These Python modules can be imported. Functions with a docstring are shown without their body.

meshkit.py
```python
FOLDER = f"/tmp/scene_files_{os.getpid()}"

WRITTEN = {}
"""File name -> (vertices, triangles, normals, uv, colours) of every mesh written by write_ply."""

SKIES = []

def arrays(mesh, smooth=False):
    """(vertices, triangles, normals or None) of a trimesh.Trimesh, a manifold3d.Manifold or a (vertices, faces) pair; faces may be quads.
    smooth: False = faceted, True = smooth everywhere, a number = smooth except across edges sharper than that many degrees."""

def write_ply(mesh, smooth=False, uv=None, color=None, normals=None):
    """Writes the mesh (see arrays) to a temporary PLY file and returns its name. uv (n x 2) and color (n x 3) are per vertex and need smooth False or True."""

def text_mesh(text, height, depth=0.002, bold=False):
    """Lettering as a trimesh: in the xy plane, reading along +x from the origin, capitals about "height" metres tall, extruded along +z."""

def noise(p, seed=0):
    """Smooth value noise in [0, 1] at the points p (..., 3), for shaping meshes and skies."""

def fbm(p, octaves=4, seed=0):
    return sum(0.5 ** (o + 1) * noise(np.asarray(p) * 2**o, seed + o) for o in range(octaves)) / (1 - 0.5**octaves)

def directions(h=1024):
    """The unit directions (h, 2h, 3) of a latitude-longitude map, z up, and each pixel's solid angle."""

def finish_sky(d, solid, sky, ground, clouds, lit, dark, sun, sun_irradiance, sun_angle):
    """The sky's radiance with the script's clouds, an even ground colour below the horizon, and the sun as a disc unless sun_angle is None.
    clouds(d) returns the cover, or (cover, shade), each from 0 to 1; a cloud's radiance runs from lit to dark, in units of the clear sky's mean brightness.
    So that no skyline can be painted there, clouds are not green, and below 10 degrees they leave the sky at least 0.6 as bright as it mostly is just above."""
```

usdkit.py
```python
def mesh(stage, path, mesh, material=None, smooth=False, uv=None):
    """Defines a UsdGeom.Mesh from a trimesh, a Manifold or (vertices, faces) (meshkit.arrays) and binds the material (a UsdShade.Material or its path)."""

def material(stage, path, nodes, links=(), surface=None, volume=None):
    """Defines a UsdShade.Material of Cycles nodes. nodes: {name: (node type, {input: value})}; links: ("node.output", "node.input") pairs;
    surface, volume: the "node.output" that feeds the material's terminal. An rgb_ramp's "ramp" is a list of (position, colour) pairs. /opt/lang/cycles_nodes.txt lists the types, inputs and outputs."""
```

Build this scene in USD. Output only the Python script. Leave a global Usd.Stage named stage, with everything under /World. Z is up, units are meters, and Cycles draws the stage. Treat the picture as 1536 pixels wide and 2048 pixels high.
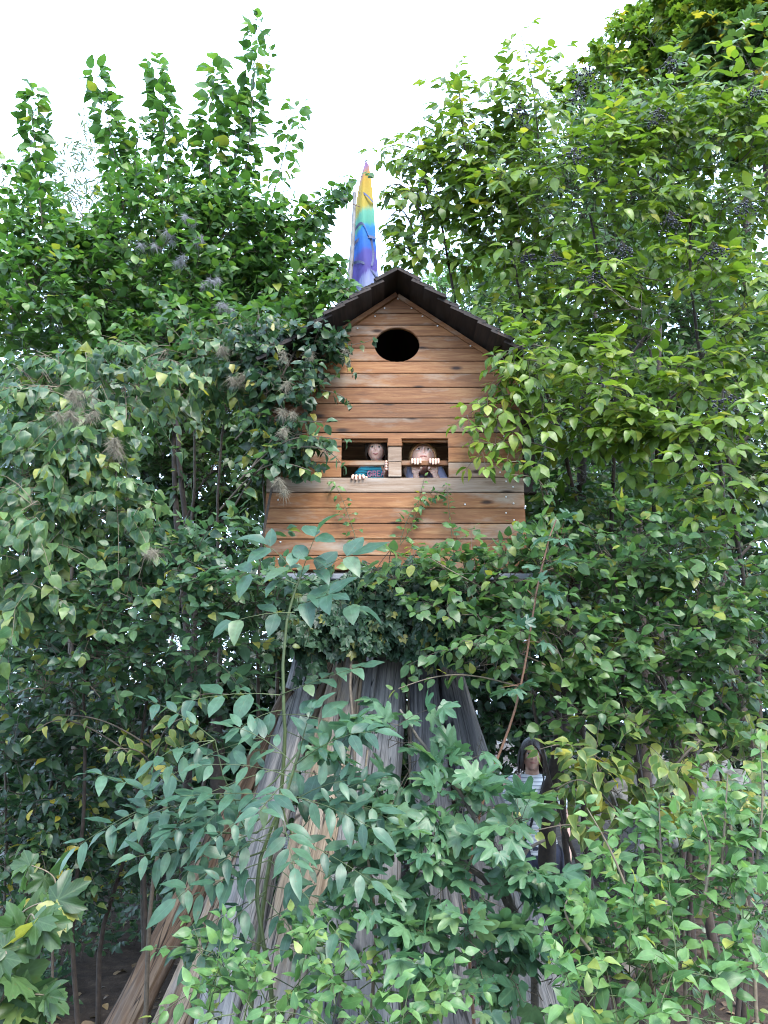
import math, random
import numpy as np, trimesh, usdkit, meshkit, manifold3d
from manifold3d import Manifold
from shapely.geometry import Polygon, Point, box as sbox
from shapely import affinity
from pxr import Usd, UsdGeom, UsdLux, UsdShade, Sdf, Gf, Vt

random.seed(7)
rng = np.random.default_rng(7)
stage = Usd.Stage.CreateInMemory()
UsdGeom.SetStageUpAxis(stage, 'Z'); UsdGeom.SetStageMetersPerUnit(stage, 1.0)
UsdGeom.Xform.Define(stage, '/World'); UsdGeom.Scope.Define(stage, '/World/Looks')

# ------------------------------------------------------------------ camera, sky, sun, exposure
EYE, PITCH, FOC = 1.6, 15.0, 1540.0
cam = UsdGeom.Camera.Define(stage, '/World/camera')
cam.CreateHorizontalApertureAttr(24.0); cam.CreateFocalLengthAttr(24.0 * FOC / 1536)
cam.CreateClippingRangeAttr((0.05, 2000.0))
cam.AddTranslateOp().Set((0, 0, EYE)); cam.AddRotateXOp().Set(90 + PITCH)
cam.CreateExposureAttr(2.65)
SUN_AZ, SUN_EL = math.radians(150), math.radians(50)          # towards the sun: azimuth from +y to +x
dome = UsdLux.DomeLight.Define(stage, '/World/sky')
dome.GetPrim().SetCustomDataByKey('kind', 'structure')
sky_mat = usdkit.material(stage, '/World/Looks/sky_overcast', {
    'sky': ('sky_texture', {'sky_type': 'single_scattering', 'sun_disc': False, 'sun_elevation': SUN_EL, 'sun_rotation': SUN_AZ, 'aerosol_density': 2.0}),
    'tc': ('texture_coordinate', {}),
    'mp': ('mapping', {'scale': (1.0, 1.0, 2.2)}),
    'n': ('noise_texture', {'scale': 2.2, 'detail': 5, 'roughness': 0.55}),
    'r': ('rgb_ramp', {'ramp': [(0.25, (0.62, 0.62, 0.62)), (0.7, (0.86, 0.86, 0.86))]}),
    'm': ('mix_color', {'b': (5.2, 7.0, 9.6), 'use_clamp': False}),
    'bg': ('background_shader', {'strength': 0.1})},
    [('tc.generated', 'mp.vector'), ('mp.vector', 'n.vector'), ('n.fac', 'r.fac'), ('r.color', 'm.fac'), ('sky.color', 'm.a'), ('m.result', 'bg.color')], surface='bg.background')
UsdShade.MaterialBindingAPI.Apply(dome.GetPrim()).Bind(sky_mat)
sun = UsdLux.DistantLight.Define(stage, '/World/sun')
sun.CreateNormalizeAttr(True); sun.CreateIntensityAttr(0.3); sun.CreateAngleAttr(25.0); sun.CreateColorAttr(Gf.Vec3f(1.0, 0.96, 0.88))
sun.AddRotateZOp().Set(-math.degrees(SUN_AZ)); sun.AddRotateXOp().Set(-(90 - math.degrees(SUN_EL)))

# ------------------------------------------------------------------ helpers
CP, SP = math.cos(math.radians(PITCH)), math.sin(math.radians(PITCH))
def at(px, py, Y):
    """the point at depth Y seen at a place of the photograph"""
    dx, dy = (px - 768) / FOC, (1024 - py) / FOC
    k = Y / (CP - dy * SP)
    return np.array([dx * k, Y, EYE + k * (SP + dy * CP)])
def pixel(p):
    p = np.asarray(p, float)
    y, z = p[..., 1], p[..., 2] - EYE
    zc, yc = y * CP + z * SP, -y * SP + z * CP
    zc_ = np.maximum(zc, 1e-3)
    return 768 + FOC * p[..., 0] / zc_, 1024 - FOC * yc / zc_, zc
def per_m(px, py, Y):
    return FOC / pixel(at(px, py, Y))[2]

used = {}
def numbered(parent, name):
    k = used.get((parent, name), 0); used[(parent, name)] = k + 1
    return f'{parent}/{name}' if k == 0 else f'{parent}/{name}_{k:03d}'
def custom(prim, label=None, cat=None, group=None, kind=None):
    for k, v in (('label', label), ('category', cat), ('group', group), ('kind', kind)):
        if v: prim.SetCustomDataByKey(k, v)
def thing(name, label, cat, group=None, kind=None, loc=None):
    x = UsdGeom.Xform.Define(stage, numbered('/World', name))
    if loc is not None: x.AddTranslateOp().Set(Gf.Vec3d(*map(float, loc)))
    custom(x.GetPrim(), label, cat, group, kind)
    return str(x.GetPath())
ORIGIN = {}
F3 = Sdf.ValueTypeNames.Float3Array
def put(parent, name, V, F, mat=None, gc=None, smooth=False, **cd):
    """one Mesh prim from vertices and triangles, with its grain coordinates gc"""
    V, F = np.asarray(V, float), np.asarray(F, int)
    n = None
    if smooth is not False:
        if gc is None: V, F, n = meshkit.arrays((V, F), smooth)
        else: V, F, n = meshkit.arrays((V, F), True)
    path = numbered(parent, name)
    m = UsdGeom.Mesh.Define(stage, path)
    m.CreatePointsAttr(Vt.Vec3fArray.FromNumpy(V.astype(np.float32)))
    m.CreateFaceVertexCountsAttr(Vt.IntArray.FromNumpy(np.full(len(F), 3, np.int32)))
    m.CreateFaceVertexIndicesAttr(Vt.IntArray.FromNumpy(F.astype(np.int32).ravel()))
    m.CreateSubdivisionSchemeAttr('none')
    if n is not None:
        m.CreateNormalsAttr(Vt.Vec3fArray.FromNumpy(n.astype(np.float32))); m.SetNormalsInterpolation('vertex')
    if gc is not None:
        UsdGeom.PrimvarsAPI(m).CreatePrimvar('gc', F3, 'vertex').Set(Vt.Vec3fArray.FromNumpy(np.asarray(gc, np.float32)))
    if mat is not None: UsdShade.MaterialBindingAPI.Apply(m.GetPrim()).Bind(mat)
    custom(m.GetPrim(), **cd)
    return path
def putm(parent, name, tm, mat, smooth=False, **cd):
    if hasattr(tm, 'to_mesh'):
        q = tm.to_mesh(); tm = trimesh.Trimesh(q.vert_properties[:, :3], q.tri_verts, process=False)
    return put(parent, name, tm.vertices, tm.faces, mat, None, smooth, **cd)
def join(parts):
    Vs, Fs, n = [], [], 0
    for V, F in parts:
        Vs.append(V); Fs.append(np.asarray(F) + n); n += len(V)
    return np.vstack(Vs), np.vstack(Fs)
def nrm(a):
    a = np.asarray(a, float)
    return a / np.maximum(np.linalg.norm(a, axis=-1, keepdims=True), 1e-9)
def boxm(x0, x1, y0, y1, z0, z1, bev=0.003):
    """a box with eased edges"""
    b = min(bev, (x1 - x0) / 3, (y1 - y0) / 3, (z1 - z0) / 3)
    pts = []
    for sx in (0, 1):
        for sy in (0, 1):
            for sz in (0, 1):
                p = np.array([x0 + (x1 - x0) * sx, y0 + (y1 - y0) * sy, z0 + (z1 - z0) * sz])
                s = np.array([1 - 2 * sx, 1 - 2 * sy, 1 - 2 * sz]) * b
                for k in range(3):
                    q = p + s; q[k] = p[k]; pts.append(q)
    q = Manifold.hull_points(np.array(pts)).to_mesh()
    return np.array(q.vert_properties[:, :3], float), np.array(q.tri_verts)
def tubes(P, R, sides=3, uv=False):
    """many tapering tubes at once: P (N, m, 3), R (N, m)"""
    P = np.asarray(P, float); N, m, _ = P.shape
    R = np.broadcast_to(R, (N, m))
    T = nrm(np.gradient(P, axis=1))
    ref = np.where(np.abs(T[..., 2:3]) < 0.85, [0, 0, 1.0], [1.0, 0, 0])
    A = nrm(np.cross(T, ref)); B = np.cross(T, A)
    ang = np.arange(sides) * 2 * np.pi / sides
    V = P[:, :, None] + R[:, :, None, None] * (np.cos(ang)[:, None] * A[:, :, None] + np.sin(ang)[:, None] * B[:, :, None])
    i, j = np.meshgrid(np.arange(m - 1), np.arange(sides), indexing='ij')
    q = np.stack([i * sides + j, i * sides + (j + 1) % sides, (i + 1) * sides + (j + 1) % sides, (i + 1) * sides + j], -1).reshape(-1, 4)
    tri = np.vstack([q[:, [0, 1, 2]], q[:, [0, 2, 3]]])
    F = (tri[None] + (np.arange(N) * m * sides)[:, None, None]).reshape(-1, 3)
    return V.reshape(-1, 3), F
def spline(pts, n):
    """n points along a smooth curve through pts"""
    pts = np.asarray(pts, float)
    if len(pts) == 2: return pts[0] + (pts[1] - pts[0]) * np.linspace(0, 1, n)[:, None]
    from scipy.interpolate import CubicSpline
    d = np.r_[0, np.cumsum(np.linalg.norm(np.diff(pts, axis=0), axis=1) ** 0.6)]
    return CubicSpline(d, pts, bc_type='natural')(np.linspace(0, d[-1], n))

# ------------------------------------------------------------------ materials
def mat(name, nodes, links, surface): return usdkit.material(stage, '/World/Looks/' + name, nodes, links, surface=surface)
def plain(name, color, rough=0.6, var=0.25, scale=40, bump=0.2, **kw):
    """a plain surface with mottled tone and fine relief"""
    c = np.array(color, float)
    return mat(name, {'g': ('geometry', {}), 'n': ('noise_texture', {'scale': scale, 'detail': 5, 'roughness': 0.6}),
        'r': ('rgb_ramp', {'ramp': [(0.3, tuple(c * (1 - var))), (0.7, tuple(c * (1 + var)))]}),
        'b': ('bump', {'strength': bump, 'distance': 0.004}), 'p': ('principled_bsdf', {'roughness': rough, **kw})},
        [('g.position', 'n.vector'), ('n.fac', 'r.fac'), ('r.color', 'p.base_color'), ('n.fac', 'b.height'), ('b.normal', 'p.normal')], 'p.BSDF')
def wood(name, dark, mid, light, grey, grey_amount=0.5, knots=True, scale=(1.3, 16, 1), rough=0.62, tonelo=0.75, tonehi=1.25, spec=0.3, cracks=0.0, spread=0.15):
    """weathered boards: gc.x runs along the grain, gc.y across, gc.z is the board's own number"""
    nodes = {'a': ('attribute', {'attribute': 'gc'}), 's': ('separate_xyz', {}),
        'off': ('math', {'math_type': 'multiply', 'value2': 17.0}), 'c': ('combine_xyz', {}),
        'm1': ('mapping', {'scale': scale}), 'n1': ('noise_texture', {'scale': 3.0, 'detail': 8, 'roughness': 0.72, 'distortion': 1.2}),
        'm2': ('mapping', {'scale': (0.8, 5.0, 1)}), 'w': ('noise_texture', {'scale': 1.6, 'detail': 6, 'roughness': 0.6, 'distortion': 2.0}),
        'mixg': ('mix_float', {'fac': 0.45}),
        'ramp': ('rgb_ramp', {'ramp': [(0.5 - spread, dark), (0.5, mid), (0.5 + spread, light)]}),
        'm3': ('mapping', {'scale': (1.6, 5.5, 1)}), 'n3': ('noise_texture', {'scale': 1.5, 'detail': 5, 'roughness': 0.65}),
        'gr': ('rgb_ramp', {'ramp': [(0.5, (0, 0, 0)), (0.72, (grey_amount,) * 3)]}), 'mg': ('mix_color', {'b': grey}),
        'vm': ('mapping', {'scale': (3.2, 9.0, 1)}), 'v': ('voronoi_texture', {'dimensions': '2D', 'scale': 1.0, 'randomness': 1}), 'vs': ('separate_color', {}),
        'vk': ('math', {'math_type': 'less_than', 'value2': 0.3 if knots else -1}), 'vd': ('map_range', {'from_min': 0.05, 'from_max': 0.15, 'to_min': 1, 'to_max': 0, 'clamp': True}),
        'vx': ('math', {'math_type': 'multiply'}), 'mk': ('mix_color', {'b': tuple(np.array(dark) * 0.35)}),
        'cm': ('mapping', {'scale': (0.9, 12.0, 1)}), 'cn': ('noise_texture', {'scale': 1.3, 'detail': 2.5, 'roughness': 0.5, 'distortion': 0.4}), 'c1': ('math', {'math_type': 'subtract', 'value2': 0.5}), 'c2': ('math', {'math_type': 'absolute'}), 'c3': ('map_range', {'from_min': 0.004, 'from_max': 0.016, 'to_min': cracks, 'to_max': 0, 'clamp': True}), 'mc': ('mix_color', {'b': tuple(np.array(dark) * 0.3)}),
        'tone': ('map_range', {'from_min': 0, 'from_max': 1, 'to_min': tonelo, 'to_max': tonehi}), 'hsv': ('hsv', {}),
        'b': ('bump', {'strength': 0.5, 'distance': 0.004}), 'p': ('principled_bsdf', {'roughness': rough, 'specular_ior_level': spec})}
    links = [('a.vector', 's.vector'), ('s.z', 'off.value1'), ('s.x', 'c.x'), ('s.y', 'c.y'), ('off.value', 'c.z'),
        ('c.vector', 'm1.vector'), ('m1.vector', 'n1.vector'), ('c.vector', 'm2.vector'), ('m2.vector', 'w.vector'),
        ('n1.fac', 'mixg.a'), ('w.fac', 'mixg.b'), ('mixg.result', 'ramp.fac'),
        ('c.vector', 'm3.vector'), ('m3.vector', 'n3.vector'), ('n3.fac', 'gr.fac'), ('gr.color', 'mg.fac'), ('ramp.color', 'mg.a'),
        ('c.vector', 'vm.vector'), ('vm.vector', 'v.vector'), ('v.color', 'vs.color'), ('vs.r', 'vk.value1'), ('v.distance', 'vd.value'), ('vk.value', 'vx.value1'), ('vd.result', 'vx.value2'),
        ('vx.value', 'mk.fac'), ('mg.result', 'mk.a'), ('s.z', 'tone.value'), ('tone.result', 'hsv.value'), ('c.vector', 'cm.vector'), ('cm.vector', 'cn.vector'), ('cn.fac', 'c1.value1'), ('c1.value', 'c2.value1'), ('c2.value', 'c3.value'), ('c3.result', 'mc.fac'), ('mk.result', 'mc.a'), ('mc.result', 'hsv.color'), ('hsv.color', 'p.base_color'),
        ('mixg.result', 'b.height'), ('b.normal', 'p.normal')]
    return mat(name, nodes, links, 'p.BSDF')

M = {}
M['plank'] = wood('stained_planks', (0.08, 0.029, 0.010), (0.18, 0.072, 0.024), (0.285, 0.148, 0.061), (0.265, 0.215, 0.165), 0.85, tonelo=0.75, tonehi=1.25, spread=0.19)
M['plank_inner_lightened'] = wood('inner_planks_lightened', (0.16, 0.07, 0.03), (0.36, 0.18, 0.08), (0.48, 0.28, 0.14), (0.4, 0.33, 0.26), 0.3)  # inner boards made lighter to stand in for light reaching inside the hut
M['sill'] = wood('weathered_plank', (0.11, 0.06, 0.035), (0.23, 0.155, 0.105), (0.32, 0.255, 0.2), (0.3, 0.27, 0.25), 0.6, tonelo=0.9, tonehi=1.1)
M['roof'] = wood('dark_roof_boards', (0.006, 0.004, 0.003), (0.018, 0.011, 0.008), (0.036, 0.022, 0.016), (0.035, 0.032, 0.032), 0.5, knots=False, rough=0.75)
M['beam'] = wood('dark_beam', (0.02, 0.012, 0.008), (0.06, 0.035, 0.022), (0.11, 0.065, 0.04), (0.1, 0.09, 0.085), 0.5)
M['deck'] = wood('blue_grey_deck', (0.07, 0.07, 0.08), (0.16, 0.17, 0.19), (0.27, 0.28, 0.31), (0.2, 0.21, 0.23), 0.5, knots=False)
M['log_grey'] = wood('grey_weathered_log', (0.028, 0.028, 0.029), (0.145, 0.138, 0.136), (0.29, 0.268, 0.25), (0.10, 0.10, 0.108), 0.8, scale=(1.6, 30, 1), rough=0.75, cracks=0.9)
M['log_tan'] = wood('tan_weathered_log', (0.04, 0.028, 0.02), (0.195, 0.145, 0.1), (0.35, 0.275, 0.2), (0.2, 0.19, 0.195), 0.85, scale=(1.4, 26, 1), rough=0.75, cracks=0.9)
M['log_brown'] = wood('brown_log', (0.02, 0.012, 0.008), (0.08, 0.05, 0.032), (0.17, 0.12, 0.08), (0.1, 0.09, 0.08), 0.6, scale=(1.0, 15, 1), rough=0.8, cracks=0.9)
M['log_dark'] = wood('dark_log', (0.012, 0.012, 0.013), (0.07, 0.067, 0.07), (0.175, 0.162, 0.155), (0.085, 0.084, 0.092), 0.7, scale=(1.6, 30, 1), rough=0.75, cracks=0.9)
M['pole'] = wood('silvered_pole', (0.06, 0.055, 0.055), (0.14, 0.13, 0.13), (0.22, 0.21, 0.21), (0.16, 0.16, 0.17), 0.5, scale=(1.5, 20, 1))
M['bark'] = plain('bark', (0.035, 0.024, 0.017), 0.85, 0.5, 28, 0.8)
M['bark_grey'] = plain('grey_bark', (0.085, 0.07, 0.055), 0.85, 0.45, 35, 0.6)
M['twig'] = plain('twig', (0.06, 0.045, 0.03), 0.7, 0.35, 60, 0.3)
M['green_stem'] = plain('green_stem', (0.05, 0.07, 0.022), 0.55, 0.3, 40, 0.2)
M['red_stem'] = plain('red_brown_stem', (0.12, 0.055, 0.028), 0.6, 0.3, 60, 0.3)
M['vine_stem'] = plain('pale_vine_stem', (0.13, 0.1, 0.065), 0.7, 0.3, 60, 0.3)
M['berry'] = plain('black_berry', (0.006, 0.005, 0.012), 0.35, 0.3, 60, 0.0)
M['fluff'] = plain('seed_fluff', (0.2, 0.175, 0.125), 0.9, 0.2, 60, 0.0)
M['fluff_grey'] = plain('grey_seed_fluff', (0.26, 0.26, 0.27), 0.9, 0.2, 60, 0.0)
M['nail'] = plain('zinc_nail', (0.5, 0.48, 0.45), 0.45, 0.1, 60, 0.0)
M['rock'] = plain('pale_rock', (0.14, 0.137, 0.13), 0.9, 0.6, 12, 1.0)
M['skin'] = plain('child_skin', (0.62, 0.385, 0.295), 0.5, 0.06, 30, 0.03, subsurface_weight=0.12, subsurface_scale=0.01)
M['skin_w'] = plain('woman_skin', (0.56, 0.34, 0.25), 0.5, 0.06, 30, 0.03, subsurface_weight=0.1, subsurface_scale=0.01)
M['lip'] = plain('lip', (0.36, 0.11, 0.1), 0.45, 0.1, 60, 0.0)
M['dark_lip'] = plain('open_mouth', (0.12, 0.03, 0.03), 0.5, 0.1, 60, 0.0)
M['eye'] = plain('eye_white', (0.62, 0.6, 0.58), 0.3, 0.05, 60, 0.0)
M['iris'] = plain('iris', (0.02, 0.018, 0.018), 0.25, 0.1, 60, 0.0)
M['hair_dark'] = plain('dark_brown_hair', (0.022, 0.012, 0.008), 0.42, 0.5, 220, 0.6)
M['hair_brown'] = plain('brown_hair', (0.04, 0.026, 0.018), 0.55, 0.5, 200, 0.6)
M['hair_blond'] = plain('blond_hair', (0.36, 0.2, 0.085), 0.5, 0.4, 200, 0.6)
M['tee_lilac'] = plain('lilac_cotton', (0.36, 0.37, 0.52), 0.85, 0.08, 80, 0.2)
M['pink'] = plain('pink_print', (0.72, 0.3, 0.4), 0.7, 0.06, 80, 0.1)
M['pink_strap'] = plain('pink_strap', (0.75, 0.3, 0.33), 0.7, 0.08, 80, 0.1)
M['black'] = plain('black_webbing', (0.012, 0.012, 0.014), 0.55, 0.2, 80, 0.1)
M['jeans'] = plain('dark_trousers', (0.03, 0.035, 0.06), 0.85, 0.2, 80, 0.3)
def stripes(name, base, line, freq, thick, wav=0.35):
    return mat(name, {'g': ('geometry', {}), 's': ('separate_xyz', {}), 'n': ('noise_texture', {'scale': 22, 'detail': 1}),
        'n2': ('math', {'math_type': 'multiply', 'value2': wav}), 'z': ('math', {'math_type': 'multiply_add', 'value2': freq}), 'f': ('math', {'math_type': 'fraction'}),
        'l': ('math', {'math_type': 'less_than', 'value2': thick}), 'm': ('mix_color', {'a': base, 'b': line}), 'p': ('principled_bsdf', {'roughness': 0.85})},
        [('g.position', 's.vector'), ('g.position', 'n.vector'), ('n.fac', 'n2.value1'), ('s.z', 'z.value1'), ('n2.value', 'z.value3'), ('z.value', 'f.value1'),
         ('f.value', 'l.value1'), ('l.value', 'm.fac'), ('m.result', 'p.base_color')], 'p.BSDF')
M['tee_teal'] = stripes('teal_striped_cotton', (0.03, 0.32, 0.40), (0.012, 0.035, 0.07), 52, 0.2, 0.55)
M['tee_white'] = stripes('white_striped_cotton', (0.72, 0.74, 0.76), (0.33, 0.36, 0.40), 42, 0.3, 0.1)
# the painted banner: gc.y runs from its foot (0) to its tip (1), gc.x across
M['banner'] = mat('painted_banner', {'a': ('attribute', {'attribute': 'gc'}), 's': ('separate_xyz', {}),
    'n': ('noise_texture', {'scale': 7, 'detail': 5, 'roughness': 0.6, 'distortion': 0.6}), 'mp': ('mapping', {'scale': (2.5, 1.6, 1)}),
    'x': ('math', {'math_type': 'multiply_add', 'value2': -0.13}), 'k': ('math', {'math_type': 'multiply_add', 'value2': 0.1, 'value3': -0.05}), 'y': ('math', {'math_type': 'add'}),
    'r': ('rgb_ramp', {'ramp': [(0.0, (0.45, 0.5, 0.8)), (0.03, (0.35, 0.38, 0.75)), (0.05, (0.13, 0.09, 0.45)), (0.22, (0.12, 0.10, 0.5)), (0.26, (0.03, 0.18, 0.75)), (0.42, (0.02, 0.28, 0.85)),
                               (0.455, (0.12, 0.52, 0.36)), (0.55, (0.2, 0.62, 0.42)), (0.60, (0.72, 0.54, 0.06)), (0.80, (0.78, 0.46, 0.03)), (0.85, (0.75, 0.36, 0.12)), (0.9, (0.5, 0.25, 0.5)), (0.95, (0.42, 0.22, 0.55)), (1.0, (0.5, 0.5, 0.55))]}),
    'dk': ('mix_color', {'blend_type': 'multiply', 'fac': 1.0, 'b': (0.42, 0.42, 0.42)}), 'p': ('principled_bsdf', {'roughness': 0.8}), 'tl': ('translucent_bsdf', {}), 'mx': ('mix_closure', {'fac': 0.25})},
    [('a.vector', 's.vector'), ('a.vector', 'mp.vector'), ('mp.vector', 'n.vector'), ('n.fac', 'k.value1'), ('s.x', 'x.value1'), ('k.value', 'x.value3'),
     ('s.y', 'y.value1'), ('x.value', 'y.value2'), ('y.value', 'r.fac'), ('r.color', 'dk.a'), ('dk.result', 'p.base_color'), ('dk.result', 'tl.color'), ('p.BSDF', 'mx.closure1'), ('tl.BSDF', 'mx.closure2')], 'mx.closure')
M['banner_line'] = plain('painted_line', (0.05, 0.06, 0.12), 0.8, 0.2, 60, 0)
M['ground'] = mat('soil', {'g': ('geometry', {}), 'n': ('noise_texture', {'scale': 6, 'detail': 10, 'roughness': 0.7}), 'n2': ('noise_texture', {'scale': 0.35, 'detail': 4}),
    'v': ('voronoi_texture', {'scale': 28}), 'r': ('rgb_ramp', {'ramp': [(0.3, (0.012, 0.008, 0.006)), (0.55, (0.045, 0.03, 0.021)), (0.75, (0.11, 0.08, 0.058))]}),
    'gr': ('rgb_ramp', {'ramp': [(0.3, (0.06, 0.055, 0.05)), (0.7, (0.24, 0.23, 0.22))]}), 'f': ('rgb_ramp', {'ramp': [(0.52, (0, 0, 0)), (0.6, (0.7, 0.7, 0.7))]}), 'm': ('mix_color', {}),
    'b': ('bump', {'strength': 0.8, 'distance': 0.03}), 'p': ('principled_bsdf', {'roughness': 0.95, 'specular_ior_level': 0.2})},
    [('g.position', 'n.vector'), ('g.position', 'n2.vector'), ('g.position', 'v.vector'), ('n.fac', 'r.fac'), ('v.distance', 'gr.fac'), ('n2.fac', 'f.fac'), ('f.color', 'm.fac'), ('r.color', 'm.a'), ('gr.color', 'm.b'),
     ('m.result', 'p.base_color'), ('n.fac', 'b.height'), ('b.normal', 'p.normal')], 'p.BSDF')
def leafmat(name, dark, mid, light, yellow=(0.34, 0.27, 0.03), trans=0.34, rough=0.42, spec=0.42, vein=0.4, veins=8.0, edge=None, edge_amount=0.7):
    dark, mid, light = (tuple(np.array(c) * 0.85) for c in (dark, mid, light))
    """a leaf: gc.x across (-1..1), gc.y along (0..1), gc.z the leaf's own number"""
    tr = lambda c: tuple(np.minimum(np.array(c) * np.array([1.65, 1.75, 1.05]) + np.array([0.01, 0.012, 0.002]), 0.8))
    nodes = {'a': ('attribute', {'attribute': 'gc'}), 's': ('separate_xyz', {}), 'g': ('geometry', {}),
        'r': ('rgb_ramp', {'ramp': [(0.0, dark), (0.45, mid), (0.88, light), (0.955, tuple(np.array(light) * 0.5 + np.array(yellow) * 0.5)), (0.985, yellow), (1.0, (0.2, 0.11, 0.03))]}),
        'rt': ('rgb_ramp', {'ramp': [(0.0, tr(dark)), (0.45, tr(mid)), (0.88, tr(light)), (0.985, tr(yellow)), (1.0, (0.3, 0.16, 0.03))]}),
        'n': ('noise_texture', {'scale': 55, 'detail': 3}), 'nr': ('map_range', {'from_min': 0.3, 'from_max': 0.7, 'to_min': 0.78, 'to_max': 1.22}), 'hs': ('hsv', {}), 'sn': ('noise_texture', {'scale': 70, 'detail': 2}), 'sr': ('map_range', {'from_min': 0.66, 'from_max': 0.72, 'to_min': 0, 'to_max': 0.55, 'clamp': True}), 'sm': ('mix_color', {'b': (0.09, 0.065, 0.025)}),
        'ab': ('math', {'math_type': 'absolute'}), 'mid': ('map_range', {'from_min': 0.0, 'from_max': 0.09, 'to_min': 1, 'to_max': 0, 'clamp': True}),
        'k1': ('math', {'math_type': 'multiply', 'value2': -5.0}), 'k2': ('math', {'math_type': 'multiply_add', 'value2': veins}), 'k3': ('math', {'math_type': 'pingpong', 'value2': 0.5}),
        'k4': ('map_range', {'from_min': 0.0, 'from_max': 0.16, 'to_min': 0.55, 'to_max': 0, 'clamp': True}), 'mx': ('math', {'math_type': 'maximum'}),
        'vf': ('math', {'math_type': 'multiply', 'value2': vein}), 'mv': ('mix_color', {'b': tuple(np.array(light) * 1.25 + 0.03)}),
        'bk': ('mix_color', {'b': tuple(np.array(mid) * 1.0 + np.array([0.02, 0.026, 0.02]))}), 'bf': ('math', {'math_type': 'multiply', 'value2': 0.55}),
        'p': ('principled_bsdf', {'roughness': rough, 'specular_ior_level': spec}),
        'tl': ('translucent_bsdf', {}), 'm': ('mix_closure', {'fac': trans})}
    links = [('a.vector', 's.vector'), ('s.z', 'r.fac'), ('s.z', 'rt.fac'), ('g.position', 'n.vector'), ('n.fac', 'nr.value'), ('nr.result', 'hs.value'), ('r.color', 'hs.color'),
        ('s.x', 'ab.value1'), ('ab.value', 'mid.value'), ('ab.value', 'k1.value1'), ('s.y', 'k2.value1'), ('k1.value', 'k2.value3'), ('k2.value', 'k3.value1'), ('k3.value', 'k4.value'),
        ('mid.result', 'mx.value1'), ('k4.result', 'mx.value2'), ('mx.value', 'vf.value1'), ('g.position', 'sn.vector'), ('sn.fac', 'sr.value'), ('sr.result', 'sm.fac'), ('hs.color', 'sm.a'), ('sm.result', 'mv.a'), ('vf.value', 'mv.fac'), ('g.backfacing', 'bf.value1'), ('bf.value', 'bk.fac'), ('mv.result', 'bk.a'), ('bk.result', 'p.base_color'),
        ('rt.color', 'tl.color'), ('p.BSDF', 'm.closure1'), ('tl.BSDF', 'm.closure2')]
    if edge:
        nodes |= {'e': ('map_range', {'from_min': 0.6, 'from_max': 1.05, 'to_min': 0, 'to_max': edge_amount, 'clamp': True}), 'em': ('mix_color', {'b': edge})}
        links = [l for l in links if l != ('r.color', 'hs.color')] + [('ab.value', 'e.value'), ('e.result', 'em.fac'), ('r.color', 'em.a'), ('em.result', 'hs.color')]
    return mat(name, nodes, links, 'm.closure')
M['elder'] = leafmat('elder_leaf', (0.042, 0.088, 0.012), (0.095, 0.165, 0.016), (0.16, 0.225, 0.026))
M['tall'] = leafmat('tall_shrub_leaf', (0.02, 0.06, 0.014), (0.046, 0.118, 0.022), (0.092, 0.182, 0.03))
M['dog'] = leafmat('dogwood_leaf', (0.022, 0.06, 0.02), (0.05, 0.115, 0.033), (0.10, 0.17, 0.045))
M['dog_blue'] = leafmat('blue_dogwood_leaf', (0.018, 0.05, 0.026), (0.042, 0.10, 0.046), (0.088, 0.155, 0.064))
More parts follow.
